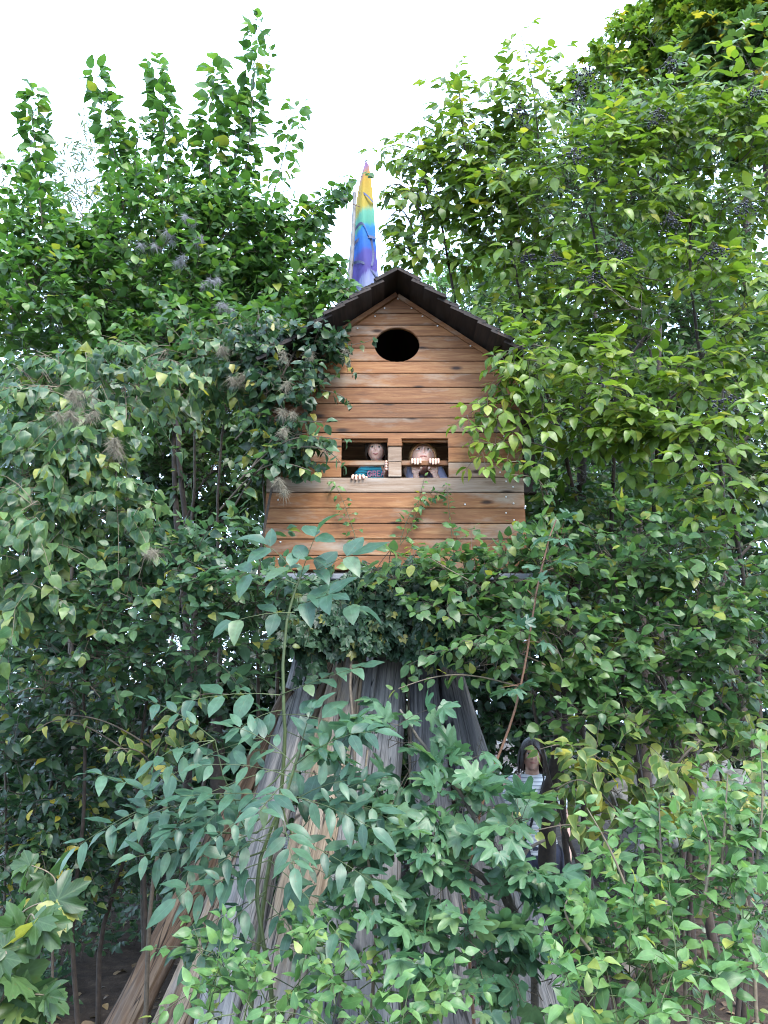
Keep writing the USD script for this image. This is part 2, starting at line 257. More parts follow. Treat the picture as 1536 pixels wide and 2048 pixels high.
M['dog_yellow'] = leafmat('yellowing_leaf', (0.035, 0.075, 0.022), (0.075, 0.135, 0.035), (0.16, 0.2, 0.05), edge=(0.26, 0.24, 0.06))
M['clem'] = leafmat('clematis_leaf', (0.018, 0.05, 0.026), (0.042, 0.10, 0.044), (0.115, 0.185, 0.055), edge=(0.17, 0.19, 0.045), edge_amount=0.4, rough=0.42)
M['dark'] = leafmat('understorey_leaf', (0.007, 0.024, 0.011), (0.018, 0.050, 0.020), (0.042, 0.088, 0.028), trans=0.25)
M['blue'] = leafmat('blue_green_leaf', (0.02, 0.057, 0.034), (0.04, 0.094, 0.054), (0.066, 0.13, 0.072), rough=0.42, trans=0.25)
M['maple'] = leafmat('maple_leaf', (0.026, 0.07, 0.038), (0.055, 0.125, 0.06), (0.095, 0.175, 0.075), trans=0.28)
M['syc'] = leafmat('sycamore_leaf', (0.02, 0.048, 0.014), (0.04, 0.085, 0.024), (0.064, 0.115, 0.034), trans=0.28)
M['far'] = leafmat('far_tree_leaf', (0.025, 0.06, 0.02), (0.05, 0.10, 0.03), (0.085, 0.14, 0.04), vein=0.2)
M['ivy'] = leafmat('ivy_leaf', (0.011, 0.030, 0.015), (0.022, 0.055, 0.026), (0.04, 0.085, 0.04), rough=0.45, spec=0.35, trans=0.12, vein=0.7)
M['fresh'] = leafmat('fresh_green_leaf', (0.034, 0.09, 0.028), (0.075, 0.165, 0.05), (0.14, 0.245, 0.075), trans=0.35)
M['willow'] = leafmat('willow_leaf', (0.05, 0.08, 0.05), (0.09, 0.13, 0.085), (0.13, 0.17, 0.11))
M['litter'] = leafmat('dead_leaf', (0.04, 0.022, 0.012), (0.10, 0.06, 0.03), (0.2, 0.13, 0.07), yellow=(0.25, 0.16, 0.06), trans=0.05)

# ================================================================== the setting: ground
def ground_z(x, y):
    p = np.stack([np.asarray(x, float) * 0.5, np.asarray(y, float) * 0.5, np.zeros_like(np.asarray(x, float))], -1)
    d = np.hypot(x, np.asarray(y) - 5)
    near = np.clip((d - 2.2) / 3, 0, 1)
    return (meshkit.fbm(p, 4, 3) - 0.5) * 0.25 * near + 0.55 * np.clip((np.asarray(y) - 8.0) / 6, 0, 1) ** 1.5 - 0.004
gx = np.r_[np.linspace(-150, -12, 14), np.linspace(-11, 11, 74), np.linspace(12, 150, 14)]
gy = np.r_[np.linspace(-120, -4, 12), np.linspace(-3, 16, 64), np.linspace(18, 220, 16)]
GX, GY = np.meshgrid(gx, gy, indexing='ij')
GV = np.stack([GX, GY, ground_z(GX, GY)], -1).reshape(-1, 3)
ii, jj = np.meshgrid(np.arange(len(gx) - 1), np.arange(len(gy) - 1), indexing='ij')
w = len(gy); q = np.stack([ii * w + jj, (ii + 1) * w + jj, (ii + 1) * w + jj + 1, ii * w + jj + 1], -1).reshape(-1, 4)
put('/World', 'ground', GV, np.vstack([q[:, [0, 1, 2]], q[:, [0, 2, 3]]]), M['ground'], None, True, kind='structure')

# ================================================================== the hut
WY = 4.1                                               # the front of the front wall
XL, XR, RX, RZ = -0.655, 0.778, 0.078, 4.045           # wall edges and ridge
SL = math.tan(math.radians(36.0))
hut = thing('wooden_playhouse', 'stilted playhouse of orange brown planks with a dark lapped roof and round gable hole', 'playhouse')
def grain(V, along, across, rnd, o=(0, 0, 0)):
    g = np.zeros((len(V), 3)); g[:, 0] = V[:, along] - o[along] + rnd * 3; g[:, 1] = V[:, across] - o[across]; g[:, 2] = rnd
    return g
wall = Polygon([(XL, 2.374), (XR, 2.374), (XR, RZ - SL * (XR - RX)), (RX, RZ), (XL, RZ - SL * (RX - XL))])
th = np.linspace(0, 2 * np.pi, 40, endpoint=False)
oval = Polygon(np.c_[0.076 + 0.132 * np.cos(th), 3.714 + 0.111 * np.sin(th)])
WIN = [(-0.240, 0.021), (0.100, 0.362)]
ZT, ZS = 3.129, 2.898
holes = [oval] + [sbox(a, ZS, b, ZT) for a, b in WIN]
hole = holes[0].union(holes[1]).union(holes[2])
EDGES = [2.374, 2.454, 2.546, 2.633, 2.721, 2.811, 2.898, 2.987, 3.077, 3.165, 3.253, 3.342, 3.441, 3.529, 3.606, 3.690, 3.769, 3.840, 3.915, 4.05]
def plank_mesh(poly, y0, y1, bev=0.0025):
    """an upright board of any outline: its face eased along the edges"""
    inner = poly.buffer(-bev, join_style=2)
    if inner.geom_type != 'Polygon' or inner.is_empty: inner = poly
    a = trimesh.creation.extrude_polygon(poly, y1 - y0 - bev, engine='earcut')
    V = np.array(a.vertices); V = np.stack([V[:, 0], y1 - V[:, 2], V[:, 1]], -1)
    b = trimesh.creation.extrude_polygon(inner, bev, engine='earcut')
    U = np.array(b.vertices); U = np.stack([U[:, 0], y0 + bev - U[:, 2] + 0.0, U[:, 1]], -1)
    return join([(V, np.array(a.faces)), (U, np.array(b.faces))])
pr = random.Random(11)
for k in range(len(EDGES) - 1):
    z0, z1 = EDGES[k], EDGES[k + 1]
    strip = wall.intersection(sbox(-2, z0 + 0.0018, 2, z1 - 0.0018)).difference(hole)
    dy = pr.uniform(-0.002, 0.002)
    for g in (strip.geoms if hasattr(strip, 'geoms') else [strip]):
        if g.area < 2e-4: continue
        if z0 >= ZS - 0.01 and z1 < ZT and -0.05 < g.centroid.x - 0.06 < 0.05 and g.area < 0.03: continue      # the middle is the post below
        r = pr.random()
        V, F = plank_mesh(g, WY + dy, WY + dy + 0.022)
        put(hut, 'plank', V, F, M['sill'] if abs(z1 - ZS) < 0.02 else M['plank'], grain(V, 0, 2, r, (0, 0, z0)), label='silvery weathered plank below the windows' if abs(z1 - ZS) < 0.02 else None)
# the post between the windows: a notched head and two grey blocks
for (x0, x1, z0, z1, y0, m, nm) in [(0.018, 0.103, 3.081, 3.103, 4.088, 'plank', 'post_head'), (0.022, 0.099, 2.989, 3.079, 4.094, 'sill', 'post_block'), (0.024, 0.097, 2.9, 2.987, 4.092, 'sill', 'post_block')]:
    V, F = boxm(x0, x1, y0, 4.16, z0, z1); put(hut, nm, V, F, M[m], grain(V, 0, 2, pr.random(), (0, 0, z0)))
for a, b in WIN:                                        # a rail across each window, thin jambs behind the boards
    V, F = boxm(a - 0.03, b + 0.03 if a < 0 else b + 0.03, 4.124, 4.152, 2.978, 3.006); put(hut, 'window_rail', V, F, M['plank'], grain(V, 0, 2, pr.random()))
    V, F = boxm(a - 0.03, b + 0.03, 4.124, 4.142, ZT - 0.012, ZT + 0.03); put(hut, 'lintel', V, F, M['plank'], grain(V, 0, 2, pr.random()))
# side and back walls, floor
HB = 5.66
eave = RZ - SL * (XR - RX)
zs = np.linspace(2.374, eave - 0.02, 10)
for x0 in (XL + 0.002, XR - 0.022 - 0.002):
    for a, b in zip(zs[:-1], zs[1:]):
        V, F = boxm(x0, x0 + 0.022, WY + 0.025, HB - 0.025, a + 0.002, b - 0.002); put(hut, 'side_plank', V, F, M['plank_inner_lightened'], grain(V, 1, 2, pr.random(), (0, 0, a)))
zb = np.r_[np.linspace(2.374, eave, 9), np.linspace(eave, RZ, 6)[1:]]
for a, b in zip(zb[:-1], zb[1:]):
    g = wall.intersection(sbox(-2, a + 0.002, 2, b - 0.002))
    if g.area > 2e-4:
        V, F = plank_mesh(g, HB - 0.022, HB); put(hut, 'back_plank', V, F, M['plank_inner_lightened'], grain(V, 0, 2, pr.random(), (0, 0, a)))
for k, x0 in enumerate(np.linspace(XL + 0.03, XR - 0.17, 10)):
    V, F = boxm(x0, x0 + 0.14, WY + 0.03, HB - 0.03, 2.35, 2.372); put(hut, 'floor_board', V, F, M['beam'], grain(V, 1, 0, pr.random()))
V, F = boxm(-0.715, 0.822, 4.045, 5.72, 2.312, 2.346, 0.006); put(hut, 'deck_edge', V, F, M['deck'], grain(V, 0, 1, 0.3))
V, F = boxm(-0.66, 0.70, 4.10, 4.17, 2.20, 2.309, 0.004); put(hut, 'front_beam', V, F, M['beam'], grain(V, 0, 2, 0.6))
V, F = boxm(0.704, 0.748, 4.094, 5.62, 2.195, 2.309, 0.004); put(hut, 'side_beam', V, F, M['beam'], grain(V, 1, 2, 0.8))
V, F = boxm(-0.71, -0.664, 4.094, 5.62, 2.195, 2.309, 0.004); put(hut, 'side_beam', V, F, M['beam'], grain(V, 1, 2, 0.2))
for (x, y) in [(-0.35, 4.5), (0.35, 4.5), (-0.35, 5.3), (0.35, 5.3)]:
    V, F = boxm(x - 0.05, x + 0.05, y - 0.05, y + 0.05, -0.1, 2.309); put(hut, 'stilt', V, F, M['beam'], grain(V, 2, 0, pr.random()))
V, F = boxm(0.782, 0.865, 4.18, 4.23, 2.83, 3.36, 0.004); put(hut, 'side_board', V, F, M['roof'], grain(V, 2, 0, 0.4))
# lapped roof boards running front to back
un = []
for side in (-1, 1):
    d = np.array([side * math.cos(math.radians(36)), 0, -math.sin(math.radians(36))]); n = np.array([side * math.sin(math.radians(36)), 0, math.cos(math.radians(36))])
    for k in range(10 if side < 0 else 9):
        s0, s1 = k * 0.0905, k * 0.0905 + 0.128
        lo, hi = 0.004 + (0.0 if k else 0.012), 0.026 + (0.004 if k == 0 else 0)
        yf, yb = 3.885 + pr.uniform(-0.012, 0.02), 5.78 + pr.uniform(-0.03, 0.03)
        pts = []
        for (s, lft) in ((s0, lo), (s1, hi)):
            for t in (0, 0.019):
                p = np.array([RX, 0, RZ + 0.006]) + d * s + n * (lft + t)
                if k == 0 and s == s0: p = p - d * 0.014
                for y in (yf, yb): pts.append([p[0], y, p[2]])
        q = Manifold.hull_points(np.array(pts)).to_mesh(); V, F = np.array(q.vert_properties[:, :3], float), np.array(q.tri_verts)
        rb = put(hut, 'roof_board', V, F, M['roof'], grain(V, 1, 0, pr.random()))
        # mossy crumbs along the board's top front edge
        r2 = np.random.default_rng(100 + k + 50 * side)
        m = 130
        s = r2.uniform(s0, s1, m); yy = yf + 0.004 + r2.uniform(0, 0.16, m) ** 1.5
        base = np.array([RX, 0, RZ + 0.006]) + d * s[:, None] + n * (lo + (hi - lo) * ((s - s0) / (s1 - s0)) + 0.019)[:, None]
        base[:, 1] = yy
        h = r2.uniform(0.004, 0.013, m)
        tet = np.array([[-1, -1, -0.4], [1, -1, -0.4], [0, 1.2, -0.4], [0, 0, 1]]) * 0.6
        VV = base[:, None] + tet[None] * h[:, None, None] * r2.uniform(0.7, 1.3, (m, 4, 1))
        FF = (np.array([[0, 2, 1], [0, 1, 3], [1, 2, 3], [2, 0, 3]])[None] + 4 * np.arange(m)[:, None, None]).reshape(-1, 3)
        un.append((VV.reshape(-1, 3), FF))
V, F = join(un); put(hut, 'moss', V, F, plain('roof_moss', (0.014, 0.014, 0.013), 0.95, 0.5, 60, 0.2), kind='stuff')
for side in (-1, 1):                                    # a batten under the verge
    d = np.array([side * math.cos(math.radians(36)), 0, -math.sin(math.radians(36))]); n = np.array([side * math.sin(math.radians(36)), 0, math.cos(math.radians(36))])
    pts = [np.array([RX, y, RZ]) + d * s + n * t for s in (0.01, 0.86) for t in (-0.022, 0.004) for y in (4.075 if side < 0 else 4.09, 4.098)]
    q = Manifold.hull_points(np.array(pts)).to_mesh(); V = np.array(q.vert_properties[:, :3], float); put(hut, 'verge_batten', V, q.tri_verts, M['plank'], grain(V, 0, 2, 0.2 + 0.3 * side))
# pale nail heads along the gable and the edges
nails = [(796, 598), (769, 617), (823, 617), (750, 633), (845, 633), (715, 657), (875, 652), (692, 668), (1022, 852), (1008, 873), (1012, 963), (1026, 974), (1012, 994), (1027, 1007), (1012, 1026),
         (561, 1084), (557, 1118), (548, 1064), (556, 1000), (1000, 945), (930, 1009), (545, 970), (941, 692), (925, 655), (1015, 1060), (1028, 1040)]
for (px, py) in nails:
    c = at(px, py, WY)
    s = trimesh.creation.icosphere(1, 0.0052); V = np.array(s.vertices) * [1, 0.5, 1] + [c[0], WY - 0.0025, c[2]]
    put(hut, 'nail', V, s.faces, M['nail'], None, True)

# ================================================================== the leaning logs below the hut
CC, R0, R1, ZH = np.array([-0.05, 4.85]), 1.46, 0.56, 2.15
def cone(px, py):
    """where a place of the photograph meets the front of the cone of logs"""
    best = None
    for Y in np.linspace(2.6, 4.86, 1400):
        p = at(px, py, Y)
        if np.hypot(*(p[:2] - CC)) <= R0 - (R0 - R1) * p[2] / ZH: return p
        e = np.hypot(*(p[:2] - CC)) - (R0 - (R0 - R1) * p[2] / ZH)
        if best is None or e < best[0]: best = (e, p)
    return best[1]
def log_mesh(p0, p1, w0, w1, seed, flat=0.6, rnd=0.0, na=64, nr=56):
    """a split log from its foot p0 to its head p1 with widths w0, w1: knobbly, bowed and cut off at the head"""
    t = np.linspace(0, 1, na)
    axis = nrm(p1 - p0); out = np.array([*(p0[:2] - CC), 0.0]); out = nrm(out - axis * (out @ axis)); side = np.cross(axis, out)
    bow = (meshkit.noise(np.c_[t * 2.2, np.full(na, seed), np.zeros(na)], seed) - 0.5) * 0.07
    path = p0 + (p1 - p0) * t[:, None] + side * bow[:, None]
    ang = np.arange(nr) * 2 * np.pi / nr
    L = np.linalg.norm(p1 - p0)
    T, A = np.meshgrid(t, ang, indexing='ij')
    W = (w0 + (w1 - w0) * T) / 2
    q = np.stack([T * L * 1.3 + seed * 7, np.cos(A) * 1.1, np.sin(A) * 1.1], -1)
    W = W * (0.78 + 0.44 * meshkit.fbm(q * [1.6, 1.2, 1.2], 4, seed)) * (1 + 0.07 * np.sin(A * 3 + seed + T * 4))
    W = W * (1 - 0.10 * (meshkit.noise(np.stack([T * L * 0.8, A * 5.0, np.full_like(T, seed)], -1), seed) > 0.68))
    ca, sa = np.cos(A), np.sin(A)
    W = W * (1 + 0.16 * (meshkit.fbm(np.stack([T * L * 1.1 + seed, np.cos(A) * 5.5, np.sin(A) * 5.5], -1), 3, seed + 3) - 0.5) * 2)
    sq = 1 / (np.abs(ca) ** 3.2 + np.abs(sa) ** 3.2) ** (1 / 3.2)
    V = path[:, None] + side * (ca * sq * W)[..., None] + out * (sa * sq * W * flat)[..., None]
    V = V.reshape(-1, 3)
    i, j = np.meshgrid(np.arange(na - 1), np.arange(nr), indexing='ij')
    qd = np.stack([i * nr + j, i * nr + (j + 1) % nr, (i + 1) * nr + (j + 1) % nr, (i + 1) * nr + j], -1).reshape(-1, 4)
    F = np.vstack([qd[:, [0, 1, 2]], qd[:, [0, 2, 3]]])
    gc = np.stack([(T * L + seed * 3.1), A / (2 * np.pi) * (w0 + w1) * 1.6, np.full_like(T, rnd)], -1).reshape(-1, 3)
    cap = np.array([[(na - 1) * nr + j, (na - 1) * nr + (j + 1) % nr, na * nr] for j in range(nr)])
    V = np.vstack([V, path[-1] - axis * 0.01]); gc = np.vstack([gc, [T[-1, 0] * L + seed * 3.1, 0, rnd]])
    return V, np.vstack([F, cap]), gc
LOGS = [  # head pixel, lower pixel, width there in pixels, material, height it is cut at, flatness, label
    ((400, 1725), (245, 2040), 50, 80, 'log_brown', 1.75, 0.95, 'slender brown round pole leaning outermost on the left of the log cone'),
    ((447, 1745), (322, 2040), 62, 92, 'log_brown', 1.85, 0.8, 'ridged grey brown log next to the outermost pole on the left'),
    ((520, 1650), (425, 2040), 95, 130, 'log_grey', 1.95, 0.6, 'blue grey split log behind the ash sapling left of the cone'),
    ((610, 1350), (520, 1560), 80, 105, 'log_tan', 2.1, 0.6, 'tan slab with a brown shaded head left of the knotted slab'),
    ((686, 1325), (618, 1640), 74, 118, 'log_tan', 2.12, 0.6, 'pale tan slab with a knot near its head, left of the middle slab'),
    ((770, 1288), (752, 1700), 74, 142, 'log_grey', 2.2, 0.55, 'broad silver grey slab standing upright in the middle of the log cone'),
    ((722, 1420), (650, 1860), 34, 92, 'log_grey', 2.0, 0.7, 'narrow grey split log wedged between the knotted slab and the middle slab'),
    ((845, 1310), (880, 1640), 66, 112, 'log_tan', 2.15, 0.6, 'brownish slab with a hollow scar right of the middle slab'),
    ((905, 1330), (985, 1760), 58, 105, 'log_dark', 2.1, 0.65, 'dark grey log, second from the right edge of the cone'),
    ((948, 1400), (1030, 1680), 62, 84, 'log_grey', 2.0, 0.8, 'grey brown log at the right edge of the cone beside the woman'),
    ((880, 1640), (905, 2030), 95, 150, 'log_dark', 1.9, 0.6, 'blackened broad slab at the front foot of the cone right of the middle'),
]
def place_log(p0, p1, w0, w1, m, seed, flat, label):
    t = thing('leaning_log', label, 'log', 'logs leaning in a cone below the playhouse')
    V, F, gc = log_mesh(p0, p1, w0, w1, seed, flat, random.Random(seed).uniform(0.25, 0.75))
    put(t, 'log_body', V, F, M[m], gc, True)
    return t
for k, (a, b, wa, wb, m, zt, fl, lab) in enumerate(LOGS):
    pa, pb = cone(*a), cone(*b)
    d = (pb - pa) / max(pa[2] - pb[2], 0.1)
    foot = pa + d * (pa[2] + 0.06)
    head = pa - d * (min(zt, pa[2] + 0.25) - pa[2]) if k > 2 and k != 10 else pa - d * (zt - pa[2])
    wa, wb = wa * 0.9, wb * 0.86
    wma, wmb = wa * pixel(pa)[2] / FOC, wb * pixel(pb)[2] / FOC
    rate = (wmb - wma) / max(pa[2] - pb[2], 0.1)
    sh = nrm(np.array([*(CC - foot[:2]), 0])) * (0.03, 0.11, 0.05, 0.13)[k % 4]
    place_log(foot + sh, head + sh, np.clip(wma + rate * (pa[2] - foot[2]), 0.12, min(1.15 * wmb, 0.28)), max(wma - rate * (head[2] - pa[2]), 0.07), m, 20 + k, fl, lab)
# ================================================================== the painted banner on its poles behind the roof
ban = thing('painted_banner', 'tall rainbow painted cloth banner hung from a pole behind the roof ridge', 'banner')
FY = 6.0
prof = [(0.0, 690, 757, 610), (0.15, 695, 756, 545), (0.4, 702, 752, 490), (0.62, 708, 749, 432), (0.8, 715, 745, 385), (0.93, 722, 741, 350), (1.0, 729, 738, 332)]
nv, nu = 40, 15
rows = []
for v in np.linspace(0, 1, nv):
    xl = np.interp(v, [p[0] for p in prof], [p[1] for p in prof]); xr = np.interp(v, [p[0] for p in prof], [p[2] for p in prof]); yy = np.interp(v, [p[0] for p in prof], [p[3] for p in prof])
    a, b = at(xl, yy, FY), at(xr, yy, FY)
    for u in np.linspace(0, 1, nu):
        p = a + (b - a) * u
        p = p + [0, 0.05 * math.sin(u * 7 + v * 3) * (1 - v * 0.7) - 0.06 * math.sin(u * math.pi), 0]
        rows.append([*p, u * 1.0, v, 0.5])
rows = np.array(rows)
i, j = np.meshgrid(np.arange(nv - 1), np.arange(nu - 1), indexing='ij')
q = np.stack([i * nu + j, i * nu + j + 1, (i + 1) * nu + j + 1, (i + 1) * nu + j], -1).reshape(-1, 4)
put(ban, 'cloth', rows[:, :3], np.vstack([q[:, [0, 1, 2]], q[:, [0, 2, 3]]]), M['banner'], rows[:, 3:], True)
def onban(u, v):
    k = rows.reshape(nv, nu, 6); f = k[int(round(v * (nv - 1))), int(round(u * (nu - 1))), :3]
    return f + [0, -0.006, 0]
for line in ([(0.1, 0.51), (0.45, 0.5), (0.75, 0.43)], [(0.02, 0.36), (0.3, 0.42), (0.72, 0.43), (1.0, 0.46)], [(0.8, 0.43), (0.85, 0.3), (0.8, 0.17)], [(0.05, 0.24), (0.5, 0.19), (1.0, 0.13)], [(0.15, 0.77), (0.5, 0.74), (1.0, 0.72)], [(0.02, 0.06), (0.3, 0.07), (0.55, 0.0)]):
    P = spline([onban(*l) for l in line], 14)
    A = P + np.array([0, -0.003, 0.014]); B = P + np.array([0.006, -0.003, -0.014])
    if abs(line[0][0] - line[-1][0]) < 0.2: A, B = P + np.array([-0.013, -0.003, 0]), P + np.array([0.013, -0.003, 0])
    V = np.vstack([A, B]); n = len(P); F = [[k, k + 1, n + k + 1] for k in range(n - 1)] + [[k, n + k + 1, n + k] for k in range(n - 1)]
    put(ban, 'painted_line', V, F, M['banner_line'])
pp = spline([[*(at(742, 700, FY + 0.03))[:2], -0.05], at(740, 620, FY + 0.04), at(733, 317, FY + 0.04)], 30)
V, F = tubes(pp[None], np.linspace(0.03, 0.013, 30)[None], 8); g = np.c_[np.repeat(np.linspace(0, 4, 30), 8), np.tile(np.arange(8) * 0.02, 30), np.full(240, 0.4)]
put(ban, 'pole', V, F, M['pole'], g, True)
pp = spline([at(690, 640, FY - 0.05), at(699, 560, FY - 0.05), at(706, 470, FY - 0.05), at(709, 385, FY - 0.05)], 24)
V, F = tubes(pp[None], np.linspace(0.027, 0.014, 24)[None], 8); g = np.c_[np.repeat(np.linspace(0, 3, 24), 8), np.tile(np.arange(8) * 0.02, 24), np.full(192, 0.6)]
put(ban, 'side_stick', V, F, M['pole'], g, True)
V, F = tubes(spline([at(706, 408, FY - 0.08), at(720, 414, FY - 0.09)], 4)[None], np.full((1, 4), 0.004), 5); put(ban, 'tie_cord', V, F, M['red_stem'])
for k, zz in enumerate((319, 325)):
    V, F = tubes(np.array([at(733.2, zz, FY + 0.04), at(733.2, zz + 4, FY + 0.04)])[None], np.full((1, 2), 0.017), 10); put(ban, 'pole_binding', V, F, M['tee_white'])

# ================================================================== people
ICO = np.array(trimesh.creation.icosphere(2).vertices)
def limbs(chains, res=None, smooth=8):
    """one continuous body: each chain is a list of (point, radius); neighbours are hulled, all are joined and smoothed"""
    parts = []
    for ch in chains:
        for (a, ra), (b, rb) in zip(ch[:-1], ch[1:]):
            ra3, rb3 = np.broadcast_to(ra, 3), np.broadcast_to(rb, 3)
            parts.append(Manifold.hull_points(np.vstack([ICO * ra3 + a, ICO * rb3 + b])))
    m = Manifold.batch_boolean(parts, manifold3d.OpType.Add)
    if res: m = m.refine_to_length(res)
    q = m.to_mesh(); t = trimesh.Trimesh(np.array(q.vert_properties[:, :3], float), np.array(q.tri_verts), process=True)
    if smooth: trimesh.smoothing.filter_taubin(t, lamb=0.5, nu=0.52, iterations=smooth)
    return t
def head_mesh(h, wide=0.76, deep=0.9, chin=0.3, cheek=0.05):
    """a head of height h about the origin, facing -y: brow, eye hollows, nose, lips, chin, ears"""
    s = trimesh.creation.icosphere(5); V = np.array(s.vertices); D = V.copy()
    x, y, z = D.T
    low = np.clip(-z, 0, 1)
    V = D * np.array([wide, deep, 1.0]) * h / 2
    V[:, 0] *= 1 - chin * low ** 1.5
    V[:, 1] = np.where(V[:, 1] > 0, V[:, 1] * (1 - 0.35 * low), V[:, 1] * (1 - 0.06 * low))
    f = y < 0
    def bump(cx, cz, sx, sz, amt):
        V[:, 1] -= f * amt * h * np.exp(-((x - cx) / sx) ** 2 - ((z - cz) / sz) ** 2)
    for sd in (-1, 1):
        bump(sd * 0.36, 0.0, 0.17, 0.13, -0.035); bump(sd * 0.36, 0.2, 0.2, 0.09, 0.012); bump(sd * 0.42, -0.34, 0.2, 0.2, cheek)
    bump(0, -0.22, 0.11, 0.11, 0.085); bump(0, -0.05, 0.07, 0.2, 0.035)
    bump(0, -0.5, 0.2, 0.06, 0.03); bump(0, -0.555, 0.24, 0.02, -0.02); bump(0, -0.62, 0.16, 0.05, 0.03); bump(0, -0.85, 0.2, 0.14, 0.035)
    m = trimesh.Trimesh(V, s.faces, process=False)
    ears = []
    for sd in (-1, 1):
        e = trimesh.creation.icosphere(2); E = np.array(e.vertices) * [0.035, 0.075, 0.13] * np.array(h) + [sd * wide * h * 0.5, 0.03 * h, -0.02 * h]
        ears.append(trimesh.Trimesh(E, e.faces, process=False))
    return m, ears
def rot(pitch=0, yaw=0, roll=0):
    """pitch > 0 tips the face up, yaw turns it towards +x, roll tips the crown towards +x"""
    return (trimesh.transformations.rotation_matrix(roll, [0, 1, 0]) @ trimesh.transformations.rotation_matrix(yaw, [0, 0, 1]) @ trimesh.transformations.rotation_matrix(-pitch, [1, 0, 0]))[:3, :3]
def solid(t): return Manifold(manifold3d.Mesh(np.asarray(t.vertices, np.float32), np.asarray(t.faces, np.uint32)))
def person(name, label, body, headc, h, R, skin, hairm, hair, smile, group=None, **hk):
    """a figure: the body's limbs and its head as one surface, then hair, eyes, brows and lips as its children"""
    t = thing(name, label, 'person', group)
    hm, ears = head_mesh(h, **hk)
    m = solid(body)
    for k in [hm] + ears:
        k = k.copy(); k.vertices = np.array(k.vertices) @ R.T + headc
        m = m + solid(k)
    putm(t, 'body', m, M[skin], True)
    wide, deep = hk.get('wide', 0.76), hk.get('deep', 0.9)
    def onface(x, z, d=0.0):
        y = -deep * h / 2 * math.sqrt(max(0, 1 - x * x - z * z))
        return np.array([x * wide * h / 2, y - d * h, z * h / 2]) @ R.T + headc
    for sd in (-1, 1):
        e = trimesh.creation.icosphere(2); c = onface(sd * 0.36, 0.0, -0.045)
        V = (np.array(e.vertices) * [0.066 * h, 0.05 * h, 0.03 * h]) @ R.T + c; ep = put(t, 'eye', V, e.faces, M['eye'], None, True)
        V = (np.array(e.vertices) * [0.034 * h, 0.02 * h, 0.032 * h]) @ R.T + onface(sd * 0.36, 0.0, -0.002); put(ep, 'iris', V, e.faces, M['iris'], None, True)
        P = np.array([onface(sd * x, z, 0.008) for x, z in ((0.16, 0.2), (0.36, 0.25), (0.58, 0.17))]); V, F = tubes(spline(P, 6)[None], np.array([[0.3, 0.9, 1, 1, 0.8, 0.3]]) * 0.014 * h, 5); put(t, 'eyebrow', V, F, M[hairm])
    xs = np.linspace(-0.27, 0.27, 9)
    P = np.array([onface(x, -0.555 + smile * (x / 0.27) ** 2, 0.012) for x in xs])
    V, F = tubes(P[None], np.interp(xs, [-0.27, 0, 0.27], [0.006, 0.03 if smile > 0.02 else 0.02, 0.006])[None] * h, 6); put(t, 'lips', V, F, M['lip'], None, True)
    if smile > 0.02:
        P = np.array([onface(x, -0.56 + smile * (x / 0.27) ** 2, 0.022) for x in xs * 0.85]); V, F = tubes(P[None], np.interp(xs, [-0.27, 0, 0.27], [0.004, 0.02, 0.004])[None] * h, 6); put(t, 'mouth', V, F, M['dark_lip'], None, True)
    hair(t, headc, h, R, wide, deep)
    return t
def cap_hair(name, hairm, hairline, long=0.0, thick=0.07, parting=False, seed=1):
    """hair as a shell over the skull with an uneven fringe; long: how far the sides hang below the chin line, in head heights"""
    def f(t, headc, h, R, wide, deep):
        s = trimesh.creation.icosphere(5); D = np.array(s.vertices); x, y, z = D.T
        front = np.clip(-y, 0, 1)
        line = hairline(x)
        wob = (meshkit.fbm(np.c_[x * 9, y * 9, z * 2], 3, seed) - 0.5) * 0.16
        lim = np.where(y < 0.05, line + wob, -0.62 + wob) * front + (-0.62 + wob) * (1 - front)
        keep = z > lim
        lock = (meshkit.fbm(np.c_[x * 14, y * 14, z * 3], 3, seed + 5) - 0.5) * 0.06
        top = 1 + thick + lock
        V = D * np.array([wide * 1.03, deep * 1.02, 1.0]) * h / 2 * top[:, None]
        if parting: V[:, 2] -= 0.03 * h * np.exp(-(x / 0.06) ** 2) * (z > 0.3)
        f_ = np.array(s.faces)[keep[s.faces].all(1)]
        m = trimesh.Trimesh(V @ R.T + headc, f_, process=False); m.remove_unreferenced_vertices()
        outer = np.array(m.vertices); inner = (outer - headc) * 0.93 + headc
        # a rim closes the shell
        eg = trimesh.geometry.faces_to_edges(m.faces); key = np.sort(eg, 1); u, idx, c = np.unique(key, axis=0, return_index=True, return_counts=True)
        rim = eg[idx[c == 1]]; n = len(outer)
        F = np.vstack([m.faces, np.array(m.faces)[:, ::-1] + n, np.c_[rim[:, 1], rim[:, 0], rim[:, 0] + n], np.c_[rim[:, 1], rim[:, 0] + n, rim[:, 1] + n]])
        hp = put(t, 'hair', np.vstack([outer, inner]), F, M[hairm], None, True)
        if long:
            P, RR = [], []
            r3 = np.random.default_rng(seed)
            for k in range(70):
                a = r3.uniform(0.18, 2 * np.pi - 0.18); a = a - np.pi / 2
                if math.sin(a) < -0.72: continue
                b = np.array([math.cos(a) * wide * 0.5, math.sin(a) * deep * 0.5, 0.15]) * h
                L = (0.45 + long) * h * r3.uniform(0.85, 1.1)
                ts = np.linspace(0, 1, 6)[:, None]
                swell = 1.06 + 0.16 * np.sin(ts * 2.2)
                Q = np.hstack([b[:2] * swell, b[2] - ts * L])
                if Q[-1, 1] < -0.3 * h: Q[:, 1] += ts[:, 0] * 0.1 * h
                P.append(Q @ R.T + headc); RR.append(np.array([0.03, 0.045, 0.05, 0.045, 0.035, 0.01]) * h)
            V, F = tubes(np.array(P), np.array(RR), 5); put(hp, 'strands', V, F, M[hairm], None, True)
    return f
